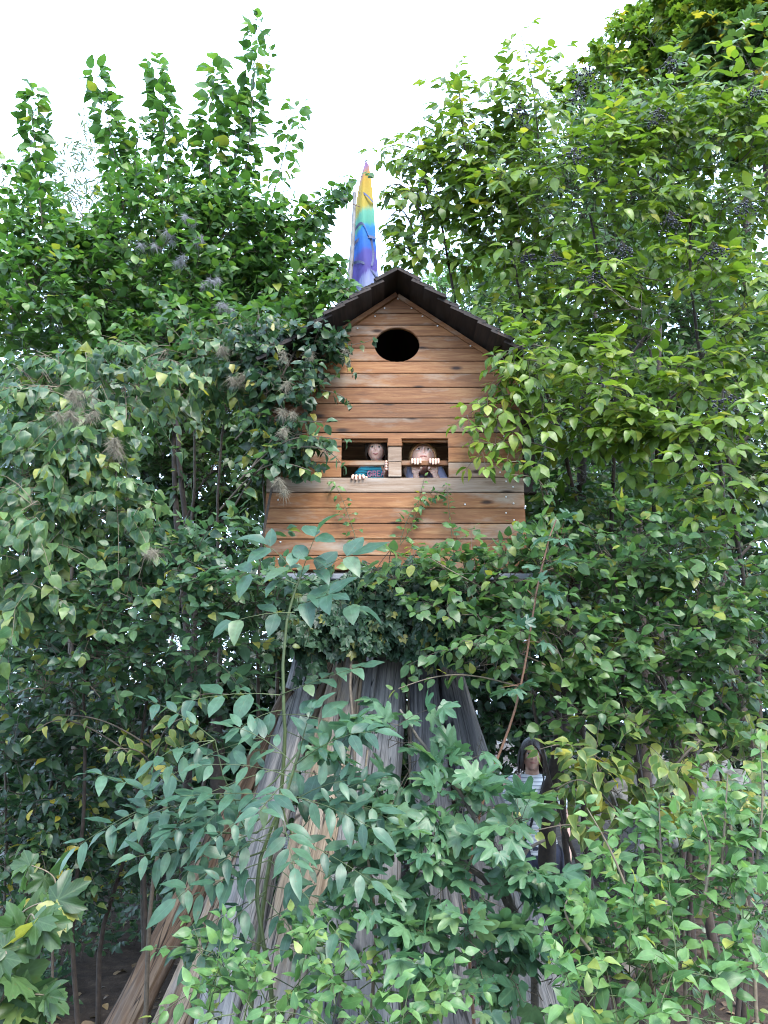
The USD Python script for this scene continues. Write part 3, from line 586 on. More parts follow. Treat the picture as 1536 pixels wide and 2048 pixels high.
def grip(base, knuckle_dx, pts, rs):
    """finger chains: the same joints shifted sideways per finger"""
    return [[(np.array(p) + [dx * sp, 0, dz * (k / len(pts))], r) for k, (p, r, sp) in enumerate(zip(pts, rs, (1.0, 1.0, 1.02, 1.04, 1.05)))] for dx, dz in knuckle_dx]

# --- left child: dark hair, teal tee, one hand over the sill
h = 0.150
R = rot(-0.10, -0.06, 0.04)
hc = at(751, 908.0, 4.172) - np.array([0, -0.375 * h, -0.277 * h]) @ R.T
hx, hy, hz = hc
sh = at(750, 937, 4.31)[2]
sx = hx + 0.012
wristL = np.array([at(717, 950, 4.19)[0], 4.185, 2.917])
fing = [[(wristL + [dx * 0.6, -0.002, 0.0], 0.010), (np.array([wristL[0] + dx, 4.15, 2.914]), 0.0085), (np.array([wristL[0] + dx * 1.15, 4.112, 2.914 - 0.002]), 0.0078), (np.array([wristL[0] + dx * 1.25, 4.091, 2.901]), 0.0072), (np.array([wristL[0] + dx * 1.28, 4.088, 2.886 + dz]), 0.0064)] for dx, dz in ((-0.024, 0.004), (-0.008, -0.002), (0.009, 0.0), (0.025, 0.005))]
thumb = [[(wristL + [0.012, 0, 0], 0.011), (wristL + [0.034, -0.02, -0.003], 0.009), (wristL + [0.046, -0.04, -0.004], 0.0075)]]
postx = 0.022
wristR = np.array([postx - 0.012, 4.185, 2.955])
fing2 = [[(wristR + [0, 0, dz * 0.6], 0.010), (np.array([postx - 0.014, 4.15, 2.965 + dz]), 0.0085), (np.array([postx - 0.009, 4.11, 2.968 + dz]), 0.0075), (np.array([postx - 0.009, 4.09, 2.966 + dz]), 0.0068)] for dz in (-0.022, -0.007, 0.008, 0.022)]
thumb2 = [[(wristR, 0.010), (wristR + [-0.018, -0.02, 0.02], 0.0085), (wristR + [-0.02, -0.042, 0.028], 0.007)]]
shl, shr = np.array([sx - 0.088, 4.31, sh]), np.array([sx + 0.088, 4.31, sh])
pel = np.array([sx, 4.37, 2.60])
arms = [[(shl, 0.028), (np.array([wristL[0] - 0.012, 4.275, 2.925]), 0.022), (wristL, 0.015)], [(shr, 0.028), (np.array([wristR[0] + 0.01, 4.29, 2.93]), 0.022), (wristR, 0.014)]]
body = limbs([[(hc + [0, 0.03, -0.05], 0.034), (np.array([sx, 4.315, sh + 0.02]), 0.032)],
    [(np.array([sx, 4.325, sh - 0.01]), (0.075, 0.05, 0.04)), (np.array([sx, 4.33, sh - 0.12]), (0.075, 0.055, 0.05)), (pel, (0.078, 0.06, 0.05))],
    [(pel + [-0.045, 0, 0], 0.05), (np.array([sx - 0.06, 4.30, 2.425]), 0.042), (np.array([sx - 0.06, 4.50, 2.41]), 0.03)], [(pel + [0.045, 0, 0], 0.05), (np.array([sx + 0.06, 4.30, 2.425]), 0.042), (np.array([sx + 0.06, 4.50, 2.41]), 0.03)]] + arms + fing + thumb + fing2 + thumb2, 0.010, 4)
kid1 = person('person', 'smiling young child with dark hair in a teal striped tee, hand over the sill', body, hc, h, R, 'skin', 'hair_brown',
    cap_hair('hair', 'hair_brown', lambda x: 0.42 - 1.15 * np.abs(x) ** 2.4, 0, 0.2, seed=3), 0.09, 'people at the playhouse windows', wide=0.74, cheek=0.06)
tee = limbs([[(np.array([sx, 4.322, sh + 0.004]), (0.06, 0.045, 0.025)), (np.array([sx, 4.325, sh - 0.03]), (0.086, 0.06, 0.05)), (np.array([sx, 4.33, sh - 0.14]), (0.084, 0.064, 0.05)), (pel + [0, 0, 0.02], (0.088, 0.068, 0.05))],
    [(shl + [0.02, 0, 0], 0.036), (shl * 0.45 + arms[0][1][0] * 0.55, 0.036)], [(shr - [0.02, 0, 0], 0.036), (shr * 0.45 + arms[1][1][0] * 0.55, 0.033)]], 0.012, 6)
tp = putm(kid1, 'tee_shirt', tee, M['tee_teal'], True)
tx = meshkit.text_mesh('GREAT', 0.034, 0.002, True); TV = np.array(tx.vertices)
TV = np.c_[TV[:, 0] * 0.86 + at(733.5, 952, 4.26)[0], -TV[:, 2], TV[:, 1] + at(734, 952.5, 4.26)[2]]
tmw = trimesh.Trimesh(tee.vertices, tee.faces, process=False)
front = tee.vertices[(np.abs(tee.vertices[:, 2] - 2.975) < 0.03)]
fy = np.array([front[(np.abs(front[:, 0] - x) < 0.015)][:, 1].min() if (np.abs(front[:, 0] - x) < 0.015).any() else 4.27 for x in np.linspace(sx - 0.1, sx + 0.1, 21)])
TV[:, 1] += np.interp(TV[:, 0], np.linspace(sx - 0.1, sx + 0.1, 21), fy) - 0.003
put(tp, 'lettering', TV, tx.faces, M['pink'])
# --- right child: blond, chin up, both hands gripping the rail
h = 0.182
R = rot(0.40, 0.0, 0.03)
hc = at(847, 912.5, 4.172) - np.array([0, -0.375 * h, -0.277 * h]) @ R.T; hx = hc[0]
grips = []
elb = []
for cx, sd in ((832.5, -1), (868.5, 1)):
    gx_ = at(cx, 918, 4.12)[0]
    w_ = np.array([gx_ + sd * 0.002, 4.178, 2.955])
    for k, dx in enumerate((-0.021, -0.007, 0.007, 0.021)):
        l = (0.004, -0.003, -0.002, 0.003)[k if sd > 0 else 3 - k]
        grips.append([(w_ + [dx * 0.5, 0, 0], 0.011), (np.array([gx_ + dx, 4.163, 3.012]), 0.0082), (np.array([gx_ + dx * 1.05, 4.138, 3.0155]), 0.0076), (np.array([gx_ + dx * 1.1, 4.113, 3.008]), 0.0072), (np.array([gx_ + dx * 1.1, 4.1135, 2.986 + l]), 0.0062)])
    grips.append([(w_ + [-sd * 0.006, 0, 0.005], 0.011), (w_ + [-sd * 0.028, -0.012, 0.012], 0.0088), (w_ + [-sd * 0.03, -0.035, 0.014], 0.0075)])
    e_ = np.array([at(836 if sd < 0 else 884, 968, 4.24)[0], 4.235, 2.865]); elb.append((w_, e_))
shz = at(850, 941, 4.36)[2]
sL, sR = np.array([hx - 0.085, 4.37, shz]), np.array([hx + 0.105, 4.35, shz - 0.01])
pel = np.array([hx + 0.01, 4.42, 2.6])
arms = [[(sL, 0.028), (elb[0][1], 0.023), (elb[0][0], 0.0155)], [(sR, 0.028), (elb[1][1], 0.023), (elb[1][0], 0.0155)]]
body = limbs([[(hc + [0, 0.045, -0.05], 0.036), (np.array([hx, 4.36, shz + 0.03]), 0.035)],
    [(np.array([hx, 4.37, shz - 0.01]), (0.078, 0.05, 0.04)), (np.array([hx + 0.005, 4.39, shz - 0.12]), (0.075, 0.055, 0.05)), (pel, (0.078, 0.06, 0.05))],
    [(pel + [-0.045, 0, 0], 0.05), (np.array([hx - 0.06, 4.33, 2.425]), 0.042), (np.array([hx - 0.06, 4.53, 2.41]), 0.03)], [(pel + [0.045, 0, 0], 0.05), (np.array([hx + 0.06, 4.33, 2.425]), 0.042), (np.array([hx + 0.06, 4.53, 2.41]), 0.03)]] + arms + grips, 0.009, 4)
kid2 = person('person', 'blond young child with chin raised, both hands gripping the window rail', body, hc, h, R, 'skin', 'hair_blond',
    cap_hair('hair', 'hair_blond', lambda x: 0.42 - 0.5 * np.abs(x) ** 2, 0, 0.10, seed=9), 0.0, 'people at the playhouse windows', wide=0.82, cheek=0.06)
tee = limbs([[(np.array([hx, 4.36, shz + 0.01]), (0.06, 0.045, 0.022)), (np.array([hx, 4.375, shz - 0.03]), (0.09, 0.06, 0.05)), (np.array([hx + 0.005, 4.39, shz - 0.14]), (0.088, 0.064, 0.05)), (pel + [0, 0, 0.02], (0.088, 0.068, 0.05))],
    [(sL + [0.02, 0, 0], 0.038), (sL * 0.4 + elb[0][1] * 0.6, 0.038)], [(sR - [0.02, 0, 0], 0.042), (sR * 0.35 + elb[1][1] * 0.65 + [0.008, 0.0, 0.008], 0.040)]], 0.012, 6)
putm(kid2, 'tee_shirt', tee, M['tee_lilac'], True)
# --- the woman standing behind the log cone
WYY = 5.45
hc = at(1064, 1508, WYY); h = 0.208; hx = hc[0]
R = rot(0.05, -0.12, 0.05)
gz = float(ground_z(hx, WYY))
S = (hc[2] + h * 0.55 - gz) / 1.5
def wj(dx, dy, z): return np.array([hx + dx, WYY + 0.03 + dy, gz + z * S])
legs = [[(wj(sd * 0.08, 0, 0.74), 0.085), (wj(sd * 0.085, -0.01, 0.42), 0.055), (wj(sd * 0.085, 0.02, 0.08), 0.038), (wj(sd * 0.09, -0.1, 0.035), 0.03)] for sd in (-1, 1)]
aL = [(wj(-0.155, 0, 1.19), 0.042), (wj(-0.19, -0.03, 0.95), 0.034), (wj(-0.10, -0.16, 1.04), 0.022)]
aR = [(wj(0.155, 0, 1.19), 0.042), (wj(0.20, 0.0, 0.94), 0.034), (wj(0.19, -0.1, 0.74), 0.022)]
hands = []
for (wp, dirv, latv, curl) in ((aL[-1][0], nrm(np.array([0.7, -0.3, 0.5])), np.array([0.2, 0.5, 0.8]), 0.5), (aR[-1][0], nrm(np.array([-0.05, -0.15, -1.0])), np.array([0.1, 1.0, -0.1]), 0.3)):
    latv = nrm(latv - dirv * (latv @ dirv)); nv_ = np.cross(dirv, latv)
    for k, (o, L) in enumerate(((-0.027, 0.052), (-0.009, 0.064), (0.009, 0.07), (0.027, 0.062))):
        a = wp + dirv * 0.075 + latv * o; b = a + dirv * L * 0.5 - nv_ * 0.006; c = b + nrm(dirv - nv_ * curl) * L * 0.5
        hands.append([(wp + latv * o * 0.4, 0.017), (a, 0.0105), (b, 0.009), (c, 0.0075)])
    hands.append([(wp + latv * 0.012, 0.016), (wp + dirv * 0.035 + latv * 0.04, 0.0115), (wp + dirv * 0.07 + latv * 0.05, 0.009)])
body = limbs([[(hc + [0, 0.02, -0.06], 0.045), (wj(0, 0.0, 1.22), 0.048)], [(wj(0, 0, 1.17), (0.13, 0.075, 0.06)), (wj(0, 0, 0.95), (0.115, 0.075, 0.07)), (wj(0, 0, 0.76), (0.145, 0.09, 0.08))]] + legs + [aL, aR] + hands, 0.014, 6)
wom = person('person', 'dark haired woman in a white striped tee half hidden behind the dark trunk', body, hc, h, R, 'skin_w', 'hair_dark',
    cap_hair('hair', 'hair_dark', lambda x: 0.62 - 0.9 * np.abs(x) ** 1.4, 0.28, 0.08, True, seed=4), 0.0, wide=0.72, cheek=0.03)
tee = limbs([[(wj(0, 0, 1.235), (0.085, 0.06, 0.025)), (wj(0, 0, 1.18), (0.145, 0.088, 0.06)), (wj(0, -0.01, 1.06), (0.135, 0.1, 0.06)), (wj(0, 0, 0.94), (0.13, 0.088, 0.07)), (wj(0, 0, 0.76), (0.155, 0.1, 0.06))],
    [(aL[0][0] + [0.03, 0, 0], 0.058), (aL[0][0] * 0.5 + aL[1][0] * 0.5, 0.053)], [(aR[0][0] - [0.03, 0, 0], 0.058), (aR[0][0] * 0.5 + aR[1][0] * 0.5, 0.053)]], 0.015, 6)
putm(wom, 'tee_shirt', tee, M['tee_white'], True)
tr = limbs([[(wj(0, 0, 0.8), (0.15, 0.098, 0.05)), (wj(0, 0, 0.72), (0.158, 0.1, 0.07))]] + [[(p, r + 0.016) for p, r in l[:3]] for l in legs], 0.02, 6)
putm(wom, 'trousers', tr, M['jeans'], True)
def strap(pts, wdt, m, nm):
    P = spline(pts, 16); V = np.vstack([P + [-wdt / 2, 0, 0], P + [wdt / 2, 0, 0], P + [wdt / 2, 0.006, 0], P + [-wdt / 2, 0.006, 0]]); n = 16; F = []
    for a, b in ((0, 1), (1, 2), (2, 3), (3, 0)):
        for k in range(n - 1): F += [[a * n + k, b * n + k, b * n + k + 1], [a * n + k, b * n + k + 1, a * n + k + 1]]
    put(wom, nm, V, F, M[m])
strap([wj(-0.1, -0.01, 1.245), wj(-0.105, -0.09, 1.19), wj(-0.10, -0.118, 1.08), wj(-0.1, -0.115, 0.95)], 0.035, 'pink_strap', 'shoulder_strap')
strap([wj(0.07, -0.03, 1.25), wj(0.045, -0.1, 1.17), wj(0.0, -0.125, 1.08), wj(-0.06, -0.115, 0.9), wj(-0.12, -0.09, 0.78)], 0.016, 'black', 'neck_strap')
cmr = limbs([[(wj(-0.035, -0.16, 1.06), 0.028), (wj(0.035, -0.16, 1.06), 0.028)], [(wj(0, -0.16, 1.055), 0.028), (wj(0, -0.21, 1.05), 0.03)]], 0.012, 3)
putm(wom, 'hand_held_camera', cmr, M['black'], True)

# ================================================================== foliage: leaf shapes
def blade(prof, n=6, fold=0.3, curl=0.4, wave=0.0, ph=0.0, twist=0.0):
    """a leaf of length 1 along y, folded along its midrib and drooping to the tip; prof(v) is its half width"""
    v = np.linspace(0, 1, n + 1); dv = 1 / n
    y = np.r_[0, np.cumsum(np.cos(curl * (v[:-1] + dv / 2)) * dv)]; z = np.r_[0, -np.cumsum(np.sin(curl * (v[:-1] + dv / 2)) * dv)]
    w = np.array([prof(t) for t in v])
    V, G, F = [[0, 0, 0]], [[0, 0]], []
    for k in range(1, n):
        wz = wave * math.sin(v[k] * 11 + ph) * w[k] * 2
        V += [[-w[k] * math.cos(fold), y[k], z[k] + w[k] * math.sin(fold) + wz], [0, y[k], z[k]], [w[k] * math.cos(fold + twist), y[k], z[k] + w[k] * math.sin(fold + twist) - wz]]
        G += [[-1, v[k]], [0, v[k]], [1, v[k]]]
    V.append([0, y[n], z[n]]); G.append([0, 1]); e = len(V) - 1
    F += [[0, 2, 1], [0, 3, 2]]
    for k in range(n - 2):
        a, b = 1 + 3 * k, 4 + 3 * k
        F += [[a, a + 1, b + 1], [a, b + 1, b], [a + 1, a + 2, b + 2], [a + 1, b + 2, b + 1]]
    a = 1 + 3 * (n - 2)
    F += [[a, a + 1, e], [a + 1, a + 2, e]]
    return np.array(V, float), np.array(F), np.array(G, float)
def lobed(pts, axes, droop=0.25, fold=0.12, seed=0):
    """a lobed leaf from its outline (angle from the tip in degrees, radius), fanned from the foot of the blade"""
    r = np.random.default_rng(seed)
    P = [(a, q) for a, q in pts] + [(-a, q) for a, q in pts[::-1] if a > 0.01]
    P = sorted(P, key=lambda t: -t[0])
    V, G = [[0, 0, 0.0]], [[0, 0]]
    for a, q in P:
        q = q * r.uniform(0.93, 1.05); t = math.radians(a)
        near = min(abs(a - x) for x in axes + [-x for x in axes])
        u = min(1.0, near / 22.0) * min(1, q * 1.5)
        V.append([math.sin(t) * q, math.cos(t) * q, -droop * q * q + fold * (u - 0.4) * q + r.uniform(-0.03, 0.03)]); G.append([u, q])
    n = len(P)
    F = [[0, k, k + 1] for k in range(1, n)]
    V, G = np.array(V), np.array(G)
    return V, np.array(F), G
ovate = lambda W, p=0.72, q=1.0: (lambda t: W * (math.sin(math.pi * t ** p) ** q) * (1 - 0.25 * t))
def variants(f, n=6):
    r = np.random.default_rng(5)
    return [f(r) for _ in range(n)]
MAPLE_P = [(0, 1.0), (7, .86), (13, .88), (19, .74), (25, .60), (33, .68), (39, .80), (44, .80), (50, .93), (57, .82), (63, .78), (71, .62), (80, .50), (90, .54), (104, .62), (116, .52), (138, .32), (160, .22), (180, .06)]
FMAP_P = [(0, .96), (9, .90), (15, .74), (25, .50), (35, .64), (42, .84), (50, .88), (60, .78), (72, .52), (86, .46), (98, .58), (112, .52), (140, .28), (165, .2), (180, .05)]
IVY_P = [(0, .95), (12, .72), (24, .58), (40, .68), (50, .76), (62, .64), (82, .54), (104, .62), (126, .52), (150, .36), (180, .12)]
LEAF = {
    'ovate': variants(lambda r: blade(ovate(0.29), 6, r.uniform(0.1, 0.5), r.uniform(0.2, 1.0), 0.06, r.uniform(0, 6), r.uniform(-0.3, 0.3)), 8),
    'round': variants(lambda r: blade(ovate(0.37, 0.8, 0.85), 6, r.uniform(0.05, 0.4), r.uniform(0.1, 0.8), 0.05, r.uniform(0, 6), r.uniform(-0.3, 0.3)), 8),
    'heart': variants(lambda r: blade(ovate(0.37, 0.6, 0.9), 6, r.uniform(0.05, 0.4), r.uniform(0.2, 1.1), 0.09, r.uniform(0, 6), r.uniform(-0.3, 0.3)), 8),
    'ash': variants(lambda r: blade(ovate(0.215, 0.8, 0.9), 7, r.uniform(0.05, 0.35), r.uniform(0.1, 0.7), 0.05, r.uniform(0, 6), r.uniform(-0.2, 0.2)), 8),
    'elder': variants(lambda r: blade(ovate(0.31, 0.82, 0.8), 6, r.uniform(0.05, 0.4), r.uniform(0.1, 0.9), 0.05, r.uniform(0, 6), r.uniform(-0.3, 0.3)), 8),
    'willow': variants(lambda r: blade(ovate(0.09, 0.8, 0.8), 4, r.uniform(0.0, 0.3), r.uniform(0.1, 0.8)), 5),
    'far': variants(lambda r: blade(ovate(0.33), 3, r.uniform(0.1, 0.5), r.uniform(0.2, 0.9)), 5),
    'maple': variants(lambda r: lobed(MAPLE_P, [0, 50, 104], r.uniform(0.05, 0.4), r.uniform(0.0, 0.25), int(r.integers(999))), 8),
    'fmaple': variants(lambda r: lobed(FMAP_P, [0, 48, 104], r.uniform(0.05, 0.45), r.uniform(0.0, 0.25), int(r.integers(999))), 8),
    'ivy': variants(lambda r: lobed(IVY_P, [0, 48, 104], r.uniform(0.05, 0.4), r.uniform(0.05, 0.3), int(r.integers(999))), 8)}

# ------------------------------------------------------------------ foliage: growing a plant
UP = np.array([0, 0, 1.0])
def clear(p, keep):
    """which leaves may stay: none inside the hut, its roof or the log cone, none in the gap left before the hut's face"""
    x, y, z = p.T
    ok = ~((x > XL - 0.03) & (x < XR + 0.03) & (y > 4.085) & (y < 5.75) & (z > 2.16) & (z < RZ + 0.06 - 0.70 * np.abs(x - RX)))
    ok &= ~((np.hypot(x - CC[0], y - CC[1]) < R0 + 0.12 - (R0 - R1) * z / ZH) & (z < 2.2))
    ok &= z > 0.02
    return ok & (np.hypot(x, y) > 1.2)
OPEN = Polygon([(700, 668), (760, 560), (800, 540), (845, 560), (985, 690), (1002, 745), (940, 770), (925, 850), (990, 865), (1042, 985), (1048, 1040), (930, 1065), (890, 1085), (830, 1080), (780, 1095), (700, 1075), (540, 1105), (525, 1085), (540, 1000), (600, 965), (655, 945), (690, 900), (655, 870), (625, 850), (640, 790), (700, 730)])
from shapely.prepared import prep
from shapely import contains_xy
def unhid(p, zones):
    px, py, _ = pixel(p)
    bad = np.zeros(len(p), bool)
    for zpoly in zones: bad |= contains_xy(zpoly, px, py)
    return ~bad
PLANTS = []
class Plant:
    def __init__(s, name, label, cat, leaf, material, size, group=None, twig='twig', seed=1, parts=300, bias=(0.0, 0.96), up=0.9, zones=(), many=2.9):
        s.path = thing(name, label, cat, group); s.leaf, s.mat, s.size, s.twig = leaf, material, size, twig
        s.r = np.random.default_rng(seed); s.L = []; s.tw = []; s.nodes = []; s.parts = parts; s.bias = bias; s.up = up; s.zones = list(zones); s.many = many
        PLANTS.append(s)
    def leaves(s, pos, direc, size, jit=0.46, up=None, face=0.5, leaf=None):
        """leaves at pos, pointing along direc, their faces turned up to the sky and a little out of the thicket"""
        r, n = s.r, len(pos)
        d = nrm(direc + r.normal(0, jit * 0.6, (n, 3)))
        nn = UP * (s.up if up is None else up) + np.array([0, -face, 0]) + r.normal(0, jit, (n, 3))
        nn = nrm(nn - d * (nn * d).sum(1, keepdims=True))
        R = np.stack([np.cross(d, nn), d, nn], -1)
        sz = size * r.uniform(0.72, 1.15, n)
        ok = clear(pos, None) & clear(pos + d * sz[:, None], None) & unhid(pos + d * sz[:, None] * 0.5, s.zones)
        lo, hi = s.bias
        s.L.append((pos[ok], R[ok], sz[ok], r.uniform(lo, hi, n)[ok], leaf or s.leaf))
    def stem(s, pts, r0, r1, name='stem', m=None, n=None, sides=7):
        """a main stem through the points, a part of its own"""
        P = spline(np.array(pts), n or max(8, 4 * len(pts)))
        L = len(P); t_ = np.linspace(0, 1, L)[:, None]; len_ = np.linalg.norm(P[-1] - P[0]); ph = s.r.uniform(0, 6, 3)
        P += np.sin(t_ * math.pi) * np.sin(t_ * 7 + ph) * 0.022 * len_ * (0 if name == 'trunk' and r0 > 0.06 else 1) * np.array([1, 0.6, 0])
        P[1:-1] += s.r.normal(0, r0 * 0.18, (L - 2, 3))
        V, F = tubes(P[None], np.linspace(r0, r1, L)[None], sides)
        put(s.path, name, V, F, M[m or s.twig], None, True)
        s.nodes += [(p, None) for p in P]
        return P
    def shoots(s, st, dr, ln, K, size, opposite=True, flat=0.6, sag=0.25, petiole=0.25, droop=0.1, t0=0.12, rad=0.0022, out=0.6, comp=None, link=True):
        """leafy shoots from st along dr; comp = (pairs, leaflet size, leaf length) makes each leaf a compound one"""
        r, N = s.r, len(st)
        if not N: return
        dr = nrm(dr); ln = np.broadcast_to(ln, N)
        t = t0 + (1 - t0) * (np.arange(K) + r.uniform(0.2, 0.8, (N, K))) / K
        g = np.array([0, 0, -1.0])
        pos = st[:, None] + dr[:, None] * (ln[:, None] * t)[..., None] + g * (ln[:, None] * sag * t ** 2)[..., None]
        tan = nrm(dr[:, None] + g * (2 * sag * t)[..., None])
        sd = nrm(np.cross(tan, UP + r.normal(0, 0.15, (N, 1, 3)))); bn = np.cross(sd, tan)
        tt = np.linspace(0, 1, 5); P = st[:, None] + dr[:, None] * (ln[:, None] * tt)[..., None] + g * (ln[:, None] * sag * tt ** 2)[..., None]
        okp = clear(P[:, 2], None) & clear(P[:, 4], None) & unhid(P[:, 4], s.zones)
        s.tw.append((P[okp], np.broadcast_to(np.linspace(rad, rad * 0.4, 5), (N, 5))[okp]))
        if link: s.anchor(st[okp], rad)
        alt = (np.arange(K) % 2)[None, :, None]
        ang = (1 - flat) * (np.arange(K) % 2)[None, :, None] * np.pi / 2
        side = sd * np.cos(ang) + bn * np.sin(ang)
        prof = (0.65 + 0.35 * np.sin(np.pi * np.clip(t, 0, 1) ** 0.8))
        every = [(1,), (-1,)] if opposite else [(1,)]
        for (sg,) in every:
            sgn = sg if opposite else (1 - 2 * alt)
            d = tan * 0.55 + side * sgn * out + g * droop
            pp = (pos + nrm(d) * (size * petiole)).reshape(-1, 3); sz = (prof * size).reshape(-1)
            if comp is None: s.leaves(pp, d.reshape(-1, 3), sz)
            else: s.compound(pos.reshape(-1, 3), nrm(d.reshape(-1, 3)), comp, prof.reshape(-1))
        if comp is None: s.leaves(P[:, 4], nrm(tan[:, -1] + g * 0.15), np.full(N, size * 0.8))
        return P
    def compound(s, st, d, comp, prof=None, rad=0.0014):
        """pinnate leaves: a stalk with pairs of leaflets and one at the tip"""
        pairs, lsz, L = comp; r, n = s.r, len(st)
        prof = np.ones(n) if prof is None else prof
        L = L * prof * r.uniform(0.8, 1.15, n)
        g = np.array([0, 0, -1.0]); sag = r.uniform(0.05, 0.35, n)
        tt = np.linspace(0, 1, 5)
        P = st[:, None] + d[:, None] * (L[:, None] * tt)[..., None] + g * ((L * sag)[:, None] * tt ** 2)[..., None]
        ok = clear(P[:, 4], None) & unhid(P[:, 4], s.zones)
        st, d, L, sag, P, prof = st[ok], d[ok], L[ok], sag[ok], P[ok], prof[ok]; n = len(st)
        s.tw.append((P, np.broadcast_to(np.linspace(rad, rad * 0.5, 5), (n, 5))))
        nrmv = nrm(UP * 0.8 + np.array([0, -0.75, 0]) + r.normal(0, 0.25, (n, 3)))
        for k in range(pairs):
            t = 0.32 + 0.58 * k / max(pairs - 1, 1) if pairs > 1 else 0.55
            p = st + d * (L * t)[:, None] + g * (L * sag * t * t)[:, None]; tn = nrm(d + g * (2 * sag * t)[:, None]); sd = nrm(np.cross(tn, nrmv))
            for sg in (-1, 1): s.leaves(p + sd * sg * 0.004, tn * 0.55 + sd * sg * 0.85 + g * 0.06, lsz * prof * (0.85 + 0.2 * math.sin(math.pi * (k + 1) / (pairs + 1))), 0.2)
        s.leaves(P[:, 4], nrm(d + g * (2 * sag)[:, None]), lsz * prof * 1.1, 0.2)
    def anchor(s, st, rad):
        """thin branches that tie each shoot to the nearest wood"""
        if not s.nodes: return
        r = s.r
        base = np.array([p for p, _ in s.nodes]); order = np.argsort([np.min(np.linalg.norm(base - q, axis=1)) for q in st])
        A = []
        nodes = list(base)
        arr = np.array(nodes); cnt = len(arr); buf = np.zeros((cnt + 4 * len(st) + 4, 3)); buf[:cnt] = arr
        for k in order:
            q = st[k]; dd = buf[:cnt] - q
            cost = np.linalg.norm(dd, axis=1) + 0.7 * np.maximum(dd[:, 2], 0)
            a = buf[np.argmin(cost)]
            m1, m2 = a + (q - a) * 0.35 + r.normal(0, 0.02, 3) + [0, 0, -0.04 * np.linalg.norm(q - a)], a + (q - a) * 0.7 + r.normal(0, 0.02, 3)
            A.append([a, m1, m2, q]); buf[cnt:cnt + 3] = [m1, m2, q]; cnt += 3
        A = np.array(A)
        L = np.linalg.norm(A[:, 3] - A[:, 0], axis=1)
        s.tw.append((np.stack([A[:, 0], A[:, 0] * 0.6 + A[:, 1] * 0.4, A[:, 1], A[:, 2], A[:, 3]], 1), np.clip(rad * (1.2 + 2.5 * L), rad, 0.012)[:, None] * np.linspace(1, 0.5, 5)))
        s.nodes += [(p, None) for p in A[::3, 2]]
    def blob(s, px, py, Y, rx, ry, rd, dens=55, L=0.3, K=5, shell=0.45, lift=0.5, size=None, edge=1.0, **kw):
        """a leafy mass: an ellipsoid at depth Y, rx by ry pixels of the photograph wide and high and rd metres deep"""
        c = at(px, py, Y); m = 1 / per_m(px, py, Y); r = s.r
        R = np.array([rx * m, rd, ry * m]); n = max(3, int(dens * s.many * R[0] * R[2] * math.pi))
        u = nrm(r.normal(0, 1, (n, 3))); rr = (shell ** 3 + (1 - shell ** 3) * r.random(n)) ** (1 / 3)
        p = c + u * rr[:, None] * R
        p += (meshkit.noise(p * 2.3, 5)[:, None] - 0.5) * R * 0.5 * u
        d = nrm(u * np.array([1, 1, 0.7]) * 0.75 + UP * lift + r.normal(0, 0.4, (n, 3)))
        ln = L * r.uniform(0.6, 1.3, n)
        st = p - d * ln[:, None] * 0.5
        s.shoots(st, d, ln, K, size or s.size, **kw)
    def line(s, pts, n, size=None, opposite=True, rad=(0.006, 0.002), m=None, flat=0.3, droop=0.18, out=0.8, comp=None, t0=0.1, name=None, sidelen=0.0, Ks=4, **kw):
        """one long leafy shoot through places (px, py, depth) of the photograph"""
        P = spline([at(*q) for q in pts], 40); r = s.r
        V, F = tubes(P[None, ::2], np.linspace(rad[0], rad[1], 20)[None], 5); put(s.path, name or 'shoot', V, F, M[m or s.twig], None, True)
        s.nodes += [(p, None) for p in P[::4]]
        t = np.linspace(t0, 1, n); idx = np.clip((t * 39).astype(int), 0, 38)
        pos = P[idx] + (P[idx + 1] - P[idx]) * (t * 39 - idx)[:, None]; tan = nrm(P[idx + 1] - P[idx])
        sd = nrm(np.cross(tan, UP + r.normal(0, 0.3, (n, 3)) + np.array([0, -0.6, 0]))); bn = np.cross(sd, tan)
        ang = (np.arange(n) % 2)[:, None] * np.pi / 2 * (1 - flat) + r.normal(0, 0.25, (n, 1))
        side = sd * np.cos(ang) + bn * np.sin(ang)
        g = np.array([0, 0, -1.0]); sz = (size or s.size) * (1.05 - 0.45 * t)
        for sg in ((-1, 1) if opposite else (0,)):
            sgn = sg if opposite else (1 - 2 * (np.arange(n) % 2))[:, None]
            d = nrm(tan * 0.45 + side * sgn * out + g * droop)
            if comp is not None: s.compound(pos, d, comp, 1.05 - 0.4 * t, 0.0018)
            elif sidelen: s.shoots(pos, d, sidelen * (1.1 - 0.6 * t), Ks, size or s.size, link=False, **kw)
            else: s.leaves(pos + d * (sz * 0.2)[:, None], d, sz)
        if comp is None: s.leaves(P[-1:], tan[-1:], np.array([sz[-1]]))
        return P
    def finish_wood(s):
        W = [tubes(P, R, 3) for P, R in s.tw if len(P)]
        if W:
            V, F = join(W); put(s.path, 'twigs', V, F, M[s.twig], None, True, kind='stuff')

